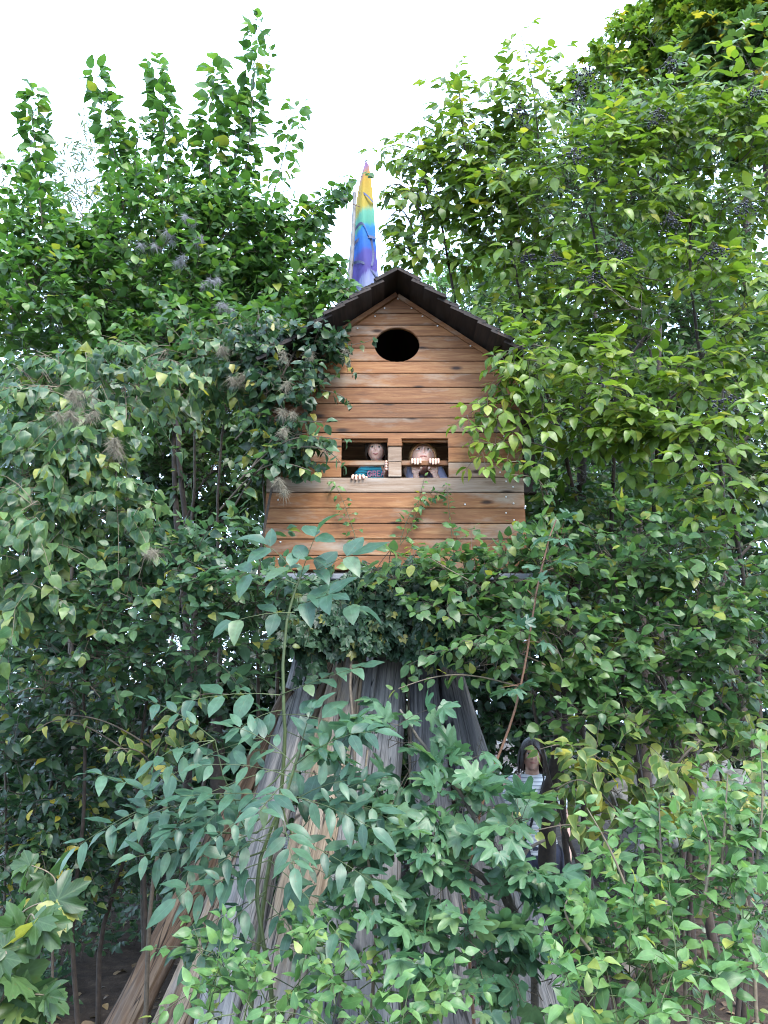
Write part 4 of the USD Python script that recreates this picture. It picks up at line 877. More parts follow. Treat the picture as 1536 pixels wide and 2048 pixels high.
def seed_heads(pl, spots, m='fluff', size=0.03, hairs=70):
    size *= 0.62
    for k, (px, py, Y) in enumerate(spots):
        c = at(px, py, Y); r = np.random.default_rng(400 + k + int(px))
        for q in range(r.integers(2, 6)):
            cc = c + r.normal(0, size * 1.1, 3) * (q > 0)
            d = nrm(r.normal(0, 1, (hairs, 3)) + [0, -0.3, -0.2]); b = nrm(r.normal(0, 1, (hairs, 3)))
            L = size * r.uniform(0.7, 1.5, (hairs, 1)); t = np.linspace(0, 1, 5)[None, :, None]
            P = cc + d[:, None] * L[:, None] * t + b[:, None] * L[:, None] * 1.1 * t ** 2 + np.array([0, 0, -1.0]) * L[:, None] * 0.8 * t ** 2
            V, F = tubes(P, np.array([[1, 0.9, 0.8, 0.6, 0.3]]) * 0.0008, 3)
            put(pl.path, 'seed_head', V, F, M[m], None, True)
def berries(pl, spots, size=0.07):
    ico = trimesh.creation.icosphere(1); iv, if_ = np.array(ico.vertices), np.array(ico.faces)
    for k, (px, py, Y) in enumerate(spots):
        c = at(px, py, Y); r = np.random.default_rng(700 + k)
        n = 42; off = r.normal(0, 1, (n, 3)) * np.array([1, 1, 0.35]) * size * 0.55; off[:, 2] -= np.hypot(off[:, 0], off[:, 1]) * 0.35
        p = c + off; rad = r.uniform(0.0052, 0.0072, n)
        V = (p[:, None] + iv[None] * rad[:, None, None]).reshape(-1, 3); F = (if_[None] + (np.arange(n) * len(iv))[:, None, None]).reshape(-1, 3)
        cl = put(pl.path, 'berry_cluster', V, F, M['berry'], None, True, kind='stuff')
        top = c + [0, 0, size * 0.9]
        P = np.stack([np.broadcast_to(top, (n, 3)), (top + p) / 2 - [0, 0, size * 0.15], p], 1); V, F = tubes(P, np.full((n, 3), 0.0007), 3); put(cl, 'stalks', V, F, M['bark'], None, True)

def foot(px, Y, dz=-0.05):
    p = at(px, 1437, Y); return np.array([p[0], Y, float(ground_z(p[0], Y)) + dz])
def comp_at(pl, spots):
    """single compound leaves: (px, py, depth) of the stalk's foot, its direction in the picture plane and towards the eye, pairs, leaflet size, stalk length"""
    for (px, py, Y, dx, dz, dy, pairs, ls, L) in spots:
        pl.compound(at(px, py, Y)[None], nrm(np.array([[dx, -dy, dz]])), (pairs, ls, L), None, 0.0022)

FLAG = Polygon([(700, 395), (712, 352), (752, 352), (762, 560), (692, 560)])
# ---------------------------------------------------------------- far trees, back to front
def far_tree(label, px, Y, blobs, leaf='far', material='far', size=0.12, seed=1, trunk=0.09, parts=0, dens=34, many=3.1, name='background_tree', group='trees behind the playhouse', bark='bark', bias=(0, 0.9)):
    pl = Plant(name, label, 'tree', leaf, material, size * 1.2, group, 'twig', seed, parts, bias, many=many)
    top = min(b[1] for b in blobs); tp = blobs[int(np.argmin([b[1] for b in blobs]))]
    f = foot(px, Y)
    P = pl.stem([f, f * 0.6 + at(tp[0], tp[1], tp[2]) * 0.4 + [0.1, 0, 0.1], at(tp[0], tp[1], tp[2])], trunk, trunk * 0.25, 'trunk', bark)
    for b in blobs[1:]:
        a = P[len(P) // 3]; e = at(b[0], b[1], b[2])
        pl.stem([a, (a + e) / 2 + [0, 0, 0.15], e], trunk * 0.45, trunk * 0.12, 'limb', bark, 8, 5)
    for b in blobs: pl.blob(*b, dens=dens, L=0.5, K=5, shell=0.3, lift=0.4, rad=0.004)
    return pl
far_tree('distant maple with dull green and a few yellow leaves, top right against the sky', 1400, 9.0, [(1400, 95, 9.0, 190, 95, 1.2), (1240, 170, 9.0, 130, 75, 0.9), (1500, 60, 8.5, 120, 120, 1.0), (1330, 60, 9, 90, 70, .8)], 'maple', 'elder', 0.10, 31, 0.12, 300, 44, 1.7, 'maple_tree', bias=(0, 0.985))
far_tree('young tree with backlight put into its pale leaf colour, glimpsed directly behind the right roof slope', 930, 9.5, [(930, 610, 9.5, 110, 90, 0.9), (1010, 560, 9.5, 100, 100, 0.9), (880, 560, 9.8, 45, 50, .5)], size=0.1, seed=32, material='fresh', dens=26)  # brighter leaf material stands in for light from behind
far_tree('bushy tree filling the gaps far behind the elder on the right', 1270, 8.6, [(1270, 640, 8.6, 330, 220, 1.3), (1260, 360, 8.8, 260, 170, 1.1), (1180, 880, 8.2, 260, 200, 1.0), (1450, 850, 8.2, 200, 260, 1.2), (1130, 900, 7.0, 100, 160, .5), (1120, 1120, 7.0, 110, 120, .5)], seed=33)
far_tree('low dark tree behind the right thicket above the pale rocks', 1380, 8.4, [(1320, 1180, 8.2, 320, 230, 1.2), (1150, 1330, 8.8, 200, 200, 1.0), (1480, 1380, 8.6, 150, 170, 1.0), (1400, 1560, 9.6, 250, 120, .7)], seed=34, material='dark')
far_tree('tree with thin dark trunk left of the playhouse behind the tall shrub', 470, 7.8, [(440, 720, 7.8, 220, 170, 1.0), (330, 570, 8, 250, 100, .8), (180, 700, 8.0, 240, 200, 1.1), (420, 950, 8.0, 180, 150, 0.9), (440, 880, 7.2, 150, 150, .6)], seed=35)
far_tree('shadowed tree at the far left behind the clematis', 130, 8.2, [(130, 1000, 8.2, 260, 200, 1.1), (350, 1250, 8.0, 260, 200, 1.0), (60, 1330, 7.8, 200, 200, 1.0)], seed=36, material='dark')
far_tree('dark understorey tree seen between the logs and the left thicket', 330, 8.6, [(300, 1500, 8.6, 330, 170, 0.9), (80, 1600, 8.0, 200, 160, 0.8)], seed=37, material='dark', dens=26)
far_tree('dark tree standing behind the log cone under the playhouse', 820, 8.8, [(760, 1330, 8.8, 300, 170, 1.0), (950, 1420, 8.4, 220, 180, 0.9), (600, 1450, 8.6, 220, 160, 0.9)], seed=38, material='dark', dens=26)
for k, (px, Y, top, r0, lab) in enumerate([(352, 6.6, (372, 620, 6.6), 0.04, 'slim dark bare trunk in the gap left of the playhouse, left one of a pair'), (395, 6.8, (380, 560, 6.8), 0.045, 'slim dark bare trunk in the gap left of the playhouse, right one of a pair'),
        (1290, 5.8, (1180, 560, 5.8), 0.05, 'slanting dark trunk rising through the middle of the right thicket'), (1330, 6.0, (1320, 620, 6.0), 0.045, 'upright dark trunk right of the slanting one in the right thicket'), (1495, 6.0, (1400, 760, 6.0), 0.05, 'dark trunk near the right border rising out of the thicket'),
        (1390, 5.6, (1270, 900, 5.6), 0.035, 'thin leaning trunk below the middle of the right thicket')]):
    pl = Plant('bare_trunk', lab, 'tree', 'far', 'dark', 0.1, 'slim trunks in the thicket', 'twig', 50 + k, 0)
    f = foot(px, Y); e = at(*top)
    P = pl.stem([f, f * 0.55 + e * 0.45 + [0.06 * (-1) ** k, 0, 0], e], r0, r0 * 0.4, 'trunk', 'bark')
    for q in (0.4, 0.55, 0.7, 0.85):
        a = P[int(q * (len(P) - 1))]; rr = np.random.default_rng(900 + 7 * k + int(q * 100)); dv = nrm(np.array([rr.normal(), rr.normal() * 0.5, 0.9])) * rr.uniform(0.5, 0.9)
        b = pl.stem([a, a + dv * 0.5 + [0, 0, .05], a + dv], r0 * 0.35, r0 * 0.1, 'limb', 'bark', 8, 5)
        st = b[3:]; pl.shoots(st, nrm(dv + rr.normal(0, 0.5, st.shape)), 0.35, 4, 0.09)

# ---------------------------------------------------------------- left: willow, tall shrub, clematis, dogwood
wl = Plant('willow_sapling', 'thin grey green willow with narrow leaves against the sky at upper left', 'tree', 'willow', 'willow', 0.115, seed=61, parts=200, up=0.4)
wl.stem([foot(190, 6.8), at(170, 800, 6.8), at(165, 430, 6.8)], 0.03, 0.01)
for pts in ([(165, 430, 6.8), (150, 330, 6.8), (165, 232, 6.8)], [(165, 430, 6.8), (110, 360, 6.8), (75, 300, 6.8)], [(170, 450, 6.8), (200, 340, 6.8), (205, 260, 6.8)], [(160, 470, 6.8), (90, 420, 6.8), (30, 330, 6.8)], [(165, 450, 6.9), (130, 330, 6.9), (128, 280, 6.9)], [(180, 470, 6.8), (235, 380, 6.8), (245, 300, 6.8)]):
    wl.line(pts, 16, opposite=False, rad=(0.005, 0.0015), droop=0.1, out=0.7, sidelen=0.25, Ks=6)

ts = Plant('tall_shrub', 'tall shrub at upper left with long upright leafy shoots against the sky', 'shrub', 'round', 'tall', 0.092, seed=62, parts=300, bias=(0, 0.93), zones=[FLAG])
for a, b in ((330, (430, 470, 4.9)), (400, (520, 520, 5.0))):
    f = foot(a, 5.4); e = at(*b); ts.stem([f, f * 0.5 + e * 0.5 + [-0.1, 0, 0], e], 0.015, 0.006, 'stem', 'bark_grey')
for b in [(320, 560, 4.9, 250, 150, 0.5), (110, 640, 4.7, 170, 150, 0.45), (570, 590, 5.0, 115, 95, 0.3), (480, 470, 4.9, 120, 100, 0.35), (300, 440, 4.9, 120, 90, 0.35), (80, 480, 4.8, 90, 90, 0.35), (420, 690, 4.7, 200, 110, 0.4), (620, 620, 4.75, 60, 50, .2)]:
    ts.blob(*b, dens=62, L=0.33, K=5)
SKYLINES = [[(470, 480, 4.9), (500, 260, 4.9), (512, 42, 4.9)], [(430, 470, 4.9), (418, 280, 4.9), (432, 130, 4.9)], [(340, 430, 4.9), (330, 270, 4.9), (308, 122, 4.9)], [(250, 440, 4.9), (222, 270, 4.9), (192, 142, 4.9)], [(88, 480, 4.8), (72, 320, 4.8), (62, 180, 4.8)],
    [(520, 480, 4.9), (560, 340, 4.9), (592, 212, 4.9)], [(560, 520, 4.9), (650, 395, 4.85), (730, 350, 4.8)], [(480, 480, 4.9), (470, 300, 4.9), (478, 170, 4.9)], [(540, 500, 5.0), (640, 415, 5.0), (700, 372, 5.0)], [(380, 440, 4.9), (385, 330, 4.9), (402, 240, 4.9)], [(600, 560, 4.9), (650, 520, 4.9), (690, 560, 4.8)], [(20, 520, 4.7), (10, 420, 4.7), (4, 320, 4.7)], [(290, 450, 4.9), (270, 330, 4.9), (282, 240, 4.9)],
    [(610, 600, 4.7), (660, 560, 4.65), (700, 585, 4.6)], [(560, 480, 5.0), (600, 420, 5.0), (640, 470, 5.0)]]
for k, pts in enumerate(SKYLINES):
    big = k in (0, 1, 2, 3, 4, 7)
    ts.line(pts, 22 if big else 15, 0.125 if big else 0.10, opposite=True, rad=(0.006, 0.002), droop=0.15, out=0.9, flat=0.6, m='twig', sidelen=0.06 if big else 0.12, Ks=1)
    if big: ts.line([np.array(pts[0]) + [18, 10, 0.1], np.array(pts[1]) * 0.6 + np.array(pts[2]) * 0.4 + [22, 20, 0.1], np.array(pts[2]) + [30, 60, 0.1]], 18, 0.11, opposite=True, rad=(0.004, 0.0015), droop=0.15, m='twig')
seed_heads(ts, [(385, 445, 4.45), (345, 470, 4.45), (310, 490, 4.4), (400, 480, 4.45), (420, 560, 4.4), (450, 610, 4.4), (360, 520, 4.4)], 'fluff_grey', 0.035, 80)

ce = Plant('clematis_vine', 'clematis climbing over the left hedge, drooping yellow edged leaves and pale feathery seed heads', 'vine', 'heart', 'clem', 0.092, seed=63, parts=300, many=3.6, bias=(0.05, 0.955), twig='vine_stem', up=0.6)
ce.stem([foot(170, 4.4), at(150, 1300, 4.2), at(230, 900, 3.9), at(330, 700, 4.2)], 0.008, 0.004, m='twig'); ce.stem([foot(60, 4.4), at(40, 1200, 4.1), at(80, 900, 3.8)], 0.008, 0.004, m='twig')
for b in [(120, 850, 3.65, 160, 100, 0.3), (50, 1040, 3.5, 130, 100, 0.3), (215, 1010, 3.65, 140, 80, 0.25), (170, 760, 3.9, 190, 80, 0.3), (90, 930, 3.55, 130, 60, 0.2), (60, 1200, 3.55, 110, 80, .25)]:
    ce.blob(*b, dens=60, L=0.3, K=4, lift=0.15, droop=0.7, sag=0.5)
ce.blob(430, 720, 4.25, 190, 110, 0.3, dens=40, L=0.3, K=4, lift=0.15, droop=0.6, size=0.085)
for pts in ([(20, 830, 3.6), (70, 870, 3.6), (100, 890, 3.6)], [(250, 780, 3.8), (252, 850, 3.7), (246, 890, 3.7)], [(10, 1180, 3.5), (25, 1260, 3.5), (60, 1275, 3.5), (110, 1260, 3.5)]):
    ce.line(pts, 8, 0.08, rad=(0.0035, 0.002), droop=0.6, m='vine_stem')
seed_heads(ce, [(150, 795, 3.4), (190, 825, 3.4), (140, 825, 3.35), (232, 885, 3.35), (238, 905, 3.35), (310, 1105, 3.35), (445, 695, 3.9), (480, 760, 3.9)], 'fluff', 0.036, 90)

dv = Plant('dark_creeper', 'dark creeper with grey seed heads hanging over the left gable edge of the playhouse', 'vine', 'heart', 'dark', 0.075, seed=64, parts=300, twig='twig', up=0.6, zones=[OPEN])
dv.stem([foot(520, 4.6), at(540, 1100, 4.3), at(560, 800, 4.0), at(610, 660, 4.0)], 0.014, 0.005)
for b in [(600, 700, 3.98, 85, 70, 0.1), (570, 800, 3.95, 85, 80, 0.15), (600, 880, 3.9, 60, 60, 0.12), (520, 700, 4.1, 100, 80, 0.2), (640, 670, 4.0, 60, 35, 0.06), (550, 900, 4.0, 60, 50, .15)]:
    dv.blob(*b, dens=85, L=0.22, K=5, lift=0.1, droop=0.6)
dv.zones = []
for pts, mt in (([(650, 680, 3.95), (690, 690, 3.95), (745, 680, 3.95)], None), ([(640, 780, 3.9), (680, 790, 3.9), (700, 808, 3.9)], None), ([(660, 700, 3.95), (690, 720, 3.97), (708, 745, 3.98)], None)):
    dv.line(pts, 5, 0.07, rad=(0.003, 0.0015), droop=0.7)
seed_heads(dv, [(568, 715, 3.75), (575, 765, 3.75), (565, 820, 3.72), (585, 825, 3.72), (566, 865, 3.7), (560, 960, 3.65), (572, 980, 3.65), (690, 700, 3.9), (620, 705, 3.85)], 'fluff', 0.03, 80)

dl = Plant('dogwood_bush', 'dogwood bush left of the playhouse with rounded blue green leaves in layered sprays', 'shrub', 'round', 'dog_blue', 0.074, 'dogwood bushes', seed=65, parts=300, bias=(0, 0.955))
for a, b in ((330, (330, 1150, 3.8)), (220, (180, 1250, 3.8)), (480, (560, 900, 3.85))):
    f = foot(a, 4.5); e = at(*b); dl.stem([f, f * 0.5 + e * 0.5 + [-0.05, 0, 0.05], e], 0.014, 0.006, 'stem', 'bark')
for b in [(330, 1180, 3.65, 220, 100, 0.3), (480, 1170, 3.55, 110, 65, 0.2), (180, 1290, 3.7, 170, 100, 0.3), (420, 1090, 3.8, 110, 60, 0.2), (420, 1300, 3.7, 130, 80, 0.25), (560, 1180, 3.45, 70, 40, 0.12), (300, 1080, 3.8, 120, 60, .2)]:
    dl.blob(*b, dens=62, L=0.28, K=4)
for pts in ([(470, 1010, 3.9), (560, 905, 3.8), (650, 900, 3.75), (685, 930, 3.7)], [(480, 960, 3.9), (580, 880, 3.8), (690, 880, 3.75)], [(440, 1020, 3.9), (540, 930, 3.8), (630, 945, 3.72)], [(470, 880, 3.95), (560, 800, 3.9), (640, 770, 3.88)], [(500, 940, 3.9), (580, 850, 3.85), (650, 845, 3.8)]):
    dl.line(pts, 8, 0.1, rad=(0.006, 0.002), droop=0.45)

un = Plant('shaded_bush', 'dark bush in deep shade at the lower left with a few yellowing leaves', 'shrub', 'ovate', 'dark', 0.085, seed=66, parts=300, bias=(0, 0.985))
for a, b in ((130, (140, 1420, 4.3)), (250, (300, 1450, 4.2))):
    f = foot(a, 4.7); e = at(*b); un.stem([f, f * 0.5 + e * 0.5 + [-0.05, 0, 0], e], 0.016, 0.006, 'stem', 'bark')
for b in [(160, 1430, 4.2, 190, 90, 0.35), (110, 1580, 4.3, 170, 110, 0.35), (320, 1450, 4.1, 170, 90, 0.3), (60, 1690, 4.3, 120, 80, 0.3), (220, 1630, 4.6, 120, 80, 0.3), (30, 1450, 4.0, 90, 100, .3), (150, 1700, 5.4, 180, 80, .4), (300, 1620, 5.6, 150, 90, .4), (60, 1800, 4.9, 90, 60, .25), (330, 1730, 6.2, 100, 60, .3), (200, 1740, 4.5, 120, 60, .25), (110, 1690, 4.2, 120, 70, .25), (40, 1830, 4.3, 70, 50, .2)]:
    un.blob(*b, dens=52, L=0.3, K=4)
ye = Plant('yellowing_bush', 'small bush with yellow edged leaves in the shade left of the ash sapling', 'shrub', 'ovate', 'dog_yellow', 0.085, seed=67, parts=200, bias=(0.3, 1.0))
ye.stem([foot(330, 3.9), at(320, 1560, 3.8), at(300, 1480, 3.7)], 0.012, 0.006)
for pts in ([(320, 1560, 3.8), (270, 1500, 3.6), (220, 1500, 3.55)], [(315, 1540, 3.8), (330, 1460, 3.6), (380, 1430, 3.5)], [(330, 1560, 3.8), (120, 1440, 3.7), (60, 1470, 3.6)], [(310, 1500, 3.8), (200, 1440, 3.7), (100, 1430, 3.7)], [(330, 1500, 3.7), (380, 1400, 3.6), (470, 1390, 3.5)]):
    ye.line(pts, 6, 0.085, rad=(0.005, 0.002), droop=0.7)

sy = Plant('sycamore_sapling', 'sycamore sapling in the lower left corner with large five lobed leaves', 'sapling', 'maple', 'syc', 0.17, seed=68, parts=200, up=0.5, twig='vine_stem')
sy.stem([foot(20, 2.9), at(30, 1900, 2.75), at(80, 1810, 2.7), at(70, 1795, 2.7)], 0.008, 0.003)
sy.line([(10, 1860, 2.7), (60, 1815, 2.65), (115, 1800, 2.6)], 4, 0.15, opposite=True, droop=0.9, rad=(0.004, 0.002)); sy.line([(20, 1960, 2.6), (60, 1830, 2.55), (70, 1840, 2.5)], 3, 0.17, droop=1.0, rad=(0.004, 0.002))
sy.line([(0, 2010, 2.5), (20, 1930, 2.45), (10, 1900, 2.45)], 3, 0.17, droop=1.0, rad=(0.004, 0.002)); sy.line([(30, 2060, 2.5), (50, 2000, 2.5), (90, 1990, 2.45)], 3, 0.15, droop=0.9, rad=(0.004, 0.002)); sy.line([(90, 1830, 3.2), (110, 1760, 3.2), (60, 1730, 3.2)], 4, 0.15, droop=0.9, rad=(0.004, 0.002))

# ---------------------------------------------------------------- right: elder, dogwoods, dark trunk
el = Plant('elder_bush', 'big elder bush on the right with pale yellow green leaflets and black berry clusters', 'shrub', 'elder', 'elder', 0.125, seed=71, parts=300, bias=(0, 0.945), zones=[OPEN, FLAG], many=3.3)
for a, Y, b in ((1250, 4.7, (1180, 430, 4.5)), (1330, 4.6, (1380, 430, 4.4)), (1180, 4.9, (1010, 380, 4.6)), (1280, 4.6, (1300, 700, 4.3)), (1420, 4.4, (1450, 800, 4.1)), (1150, 5.0, (880, 430, 4.8))):
    f = foot(a, Y); e = at(*b); el.stem([f, f * 0.5 + e * 0.5 + [0.08, 0, 0.05], e], 0.022, 0.008, 'stem', 'bark')
for b in [(1180, 400, 4.4, 200, 160, 0.4), (1400, 360, 4.3, 190, 190, 0.45), (1000, 330, 4.6, 100, 110, 0.3), (880, 420, 4.8, 75, 110, 0.22), (1380, 640, 4.1, 210, 150, 0.4), (1120, 620, 4.5, 130, 110, 0.3), (1450, 900, 3.9, 150, 130, 0.35), (1160, 830, 4.1, 150, 80, 0.25), (1300, 220, 4.4, 120, 80, 0.3), (950, 240, 4.6, 60, 60, 0.2), (1300, 800, 4.0, 170, 100, 0.3), (1480, 200, 4.2, 90, 90, .3), (985, 470, 4.7, 90, 80, .25), (1010, 640, 4.6, 50, 60, .15), (930, 290, 4.7, 70, 110, .22), (1060, 190, 4.5, 80, 80, .25), (860, 330, 4.8, 55, 70, .18), (1060, 740, 4.2, 60, 60, .15), (1075, 690, 4.25, 55, 60, .15), (1040, 560, 4.6, 70, 70, .2)]:
    el.blob(*b, dens=17, L=0.35, K=2, comp=(2, 0.105, 0.20), lift=0.5, shell=0.35)
for pts in ([(1080, 330, 4.5), (1065, 170, 4.5), (1040, 62, 4.5)], [(930, 300, 4.7), (920, 200, 4.7), (915, 140, 4.7)], [(860, 400, 4.8), (840, 310, 4.8), (835, 252, 4.8)], [(830, 470, 4.8), (800, 420, 4.8), (772, 445, 4.8)], [(850, 440, 4.8), (800, 370, 4.8), (768, 375, 4.8)], [(840, 520, 4.8), (800, 490, 4.8), (770, 500, 4.8)], [(1200, 300, 4.4), (1230, 210, 4.4), (1250, 150, 4.4)], [(880, 330, 4.8), (800, 290, 4.8), (760, 300, 4.8)]):
    el.line(pts, 6, 0.11, rad=(0.007, 0.0025), comp=(2, 0.105, 0.18), droop=0.3, out=0.9)
el.zones = [FLAG]
for pts in ([(1110, 800, 3.95), (1010, 790, 3.85), (935, 830, 3.8)], [(1110, 900, 3.9), (1020, 880, 3.85), (965, 905, 3.8)], [(1090, 740, 3.95), (1030, 745, 3.9), (975, 790, 3.85)], [(1120, 850, 3.9), (1040, 830, 3.85), (960, 850, 3.8)], [(1110, 700, 3.9), (1050, 690, 3.86), (1005, 715, 3.82)], [(1110, 740, 3.9), (1060, 720, 3.84), (1020, 745, 3.8)]):
    el.line(pts, 5, 0.1, rad=(0.004, 0.002), comp=(2, 0.1, 0.15), droop=0.3, out=0.7)
berries(el, [(1492, 412, 3.7), (1428, 502, 3.7), (1245, 500, 3.9), (1342, 440, 3.8), (1148, 312, 3.9), (1172, 150, 3.95), (1318, 232, 3.9), (1038, 222, 4.2), (1450, 800, 3.6), (1340, 130, 4.0), (1160, 190, 4.0), (1510, 190, 3.9), (1190, 555, 3.9), (1055, 515, 4.2), (1110, 520, 4.1)])
sm = Plant('yellow_maple', 'maple branch with yellowing lobed leaves in the upper right corner', 'tree', 'maple', 'syc', 0.15, seed=72, parts=150, bias=(0.5, 1.0))
sm.stem([foot(1560, 6.3), at(1570, 700, 6.2), at(1530, 150, 6.0)], 0.06, 0.02, 'trunk', 'bark')
for b in [(1490, 130, 5.9, 70, 80, 0.3), (1530, 230, 5.8, 60, 70, .3), (1440, 90, 6.0, 60, 60, .3)]: sm.blob(*b, dens=30, L=0.35, K=4)

dt = Plant('dark_trunk_tree', 'tree with a thick dark furrowed trunk standing in front of the woman', 'tree', 'round', 'dog', 0.08, seed=73, parts=300)
f = foot(1068, 5.1)
P = dt.stem([f + [0.1, 0, 0], at(1098, 1640, 5.1), at(1126, 1450, 5.1), at(1140, 1300, 5.1), at(1155, 1050, 5.1), at(1175, 760, 5.1)], 0.062, 0.03, 'trunk', 'bark', 24, 12)
dt.stem([at(1108, 1450, 5.1), at(1060, 1380, 5.0), at(1010, 1340, 4.9)], 0.03, 0.012, 'limb', 'bark'); dt.stem([at(1120, 1360, 5.1), at(1200, 1200, 5.0), at(1260, 1020, 5.0)], 0.035, 0.012, 'limb', 'bark')
for b in [(1180, 960, 4.9, 150, 110, 0.35), (1260, 1060, 4.7, 160, 110, 0.35), (1130, 1180, 4.6, 100, 100, 0.3), (1100, 1040, 4.6, 60, 90, 0.15)]: dt.blob(*b, dens=50, L=0.3, K=4)

dr = Plant('dogwood_bush', 'wide dogwood bush right of the playhouse with layered rounded leaves, some yellow', 'shrub', 'round', 'dog', 0.078, 'dogwood bushes', seed=74, parts=300, bias=(0.02, 0.95))
for a, b in ((1250, (1230, 1150, 3.9)), (1400, (1400, 1150, 3.9)), (1160, (1120, 1280, 3.8)), (1320, (1330, 1400, 3.8)), (1200, (1010, 1230, 3.7))):
    f = foot(a, 4.3); e = at(*b); dr.stem([f, f * 0.5 + e * 0.5 + [0.06, 0, 0], e], 0.014, 0.006, 'stem', 'bark')
for b in [(1250, 1090, 3.9, 200, 100, 0.35), (1120, 1270, 3.7, 150, 85, 0.25), (1410, 1130, 3.9, 150, 140, 0.4), (1210, 1410, 3.65, 130, 70, 0.2), (1370, 1380, 3.8, 160, 100, 0.3), (1010, 1250, 3.6, 90, 50, 0.15), (990, 1145, 3.65, 100, 35, 0.12), (1080, 1110, 3.7, 80, 60, 0.15), (1300, 1250, 3.8, 180, 90, 0.3), (1480, 1280, 3.8, 100, 110, .3), (890, 1115, 3.75, 90, 30, 0.08), (1130, 1350, 3.75, 90, 50, .15), (800, 1130, 3.8, 80, 28, .06), (980, 1100, 3.75, 90, 40, .1), (920, 1190, 3.65, 100, 40, .1), (940, 1290, 3.5, 90, 40, .1)]:
    dr.blob(*b, dens=58, L=0.28, K=4)
for pts in ([(1120, 1330, 3.8), (1000, 1200, 3.65), (900, 1140, 3.6), (850, 1110, 3.6)], [(1100, 1300, 3.75), (960, 1230, 3.6), (880, 1240, 3.55)], [(1090, 1330, 3.75), (980, 1290, 3.6), (900, 1300, 3.55)], [(1060, 1380, 3.7), (900, 1350, 3.5), (790, 1380, 3.45)], [(1090, 1010, 3.9), (1060, 930, 3.85), (1010, 925, 3.8)], [(1100, 1000, 3.9), (1075, 960, 3.85), (1020, 950, 3.8)]):
    dr.line(pts, 10, 0.078, rad=(0.005, 0.002), m='vine_stem', droop=0.4)
yl = Plant('pale_leaved_bush', 'bush with pale yellow green curled leaves in front of the dark trunk', 'shrub', 'ovate', 'dog_yellow', 0.105, seed=75, parts=300, bias=(0.1, 0.97))
yl.stem([foot(1240, 3.8), at(1230, 1620, 3.6), at(1170, 1500, 3.5)], 0.014, 0.006); yl.stem([foot(1280, 3.8), at(1320, 1600, 3.6), at(1400, 1480, 3.6)], 0.014, 0.006)
for b in [(1190, 1500, 3.5, 90, 55, 0.15), (1260, 1560, 3.55, 90, 50, 0.15), (1330, 1500, 3.6, 110, 50, 0.2), (1210, 1620, 3.5, 70, 40, 0.12), (1470, 1500, 3.6, 90, 80, 0.25), (1380, 1570, 3.5, 90, 50, .15), (1300, 1600, 3.45, 70, 40, .12), (1450, 1600, 3.4, 80, 50, .15)]: yl.blob(*b, dens=34, L=0.28, K=4, droop=0.5)
for pts in ([(1230, 1540, 3.55), (1140, 1490, 3.45), (1075, 1500, 3.4)], [(1230, 1620, 3.5), (1160, 1560, 3.4), (1110, 1580, 3.4)], [(1240, 1680, 3.5), (1130, 1650, 3.4), (1060, 1660, 3.35), (1040, 1640, 3.3)]): yl.line(pts, 7, 0.095, rad=(0.004, 0.002), droop=0.5)

# ---------------------------------------------------------------- ivy at the foot of the hut, sprigs on its face
iv = Plant('ivy', 'dark ivy hanging in a thick fringe from the playhouse floor over the log heads', 'ivy', 'ivy', 'ivy', 0.062, seed=76, parts=300, up=0.45)
iv.stem([foot(700, 3.55), at(690, 1500, 3.7), at(720, 1290, 3.95), at(760, 1180, 4.0)], 0.012, 0.006); iv.nodes += [(at(x, 1180, 4.0), None) for x in range(560, 1000, 40)]
for b in [(740, 1190, 3.96, 185, 48, 0.09), (660, 1235, 3.93, 110, 42, 0.1), (860, 1200, 3.95, 120, 48, 0.1), (780, 1140, 4.0, 120, 24, 0.04), (760, 1250, 3.92, 130, 30, 0.08), (950, 1220, 3.95, 70, 45, 0.08), (880, 1265, 3.9, 80, 30, .08), (600, 1270, 3.95, 60, 40, .1)]:
    iv.blob(*b, dens=170, L=0.14, K=5, lift=-0.3, droop=0.9, sag=0.5, shell=0.2, petiole=0.4)
def sprig(label, lines, seed, size=0.045):
    s = Plant('climbing_sprig', label, 'vine', 'ovate', 'fresh', size, 'sprigs climbing the plank wall', 'vine_stem', seed, 100, up=0.5)
    for pts, n in lines: s.line(pts, n, size, rad=(0.0022, 0.001), m='green_stem', droop=0.4, opposite=True, sidelen=0.04, Ks=1) if n < 10 else s.line(pts, n, size, rad=(0.0022, 0.001), m='green_stem', droop=0.4)
sprig('thin leafy sprig trailing below the left window on the plank wall', [([(716, 1092, 4.075), (700, 1040, 4.07), (685, 1000, 4.07), (667, 962, 4.07)], 9)], 81)
sprig('leafy sprig reaching up to the sill below the right window', [([(800, 1090, 4.06), (825, 1050, 4.06), (838, 1000, 4.06), (850, 952, 4.06)], 12), ([(800, 1085, 4.06), (815, 1040, 4.06), (850, 990, 4.06), (872, 985, 4.06)], 9)], 82, 0.05)
sprig('short leafy sprig on the planks right of the window sprig', [([(905, 1080, 4.06), (900, 1040, 4.06), (896, 1000, 4.06), (893, 970, 4.06)], 11)], 83, 0.05)

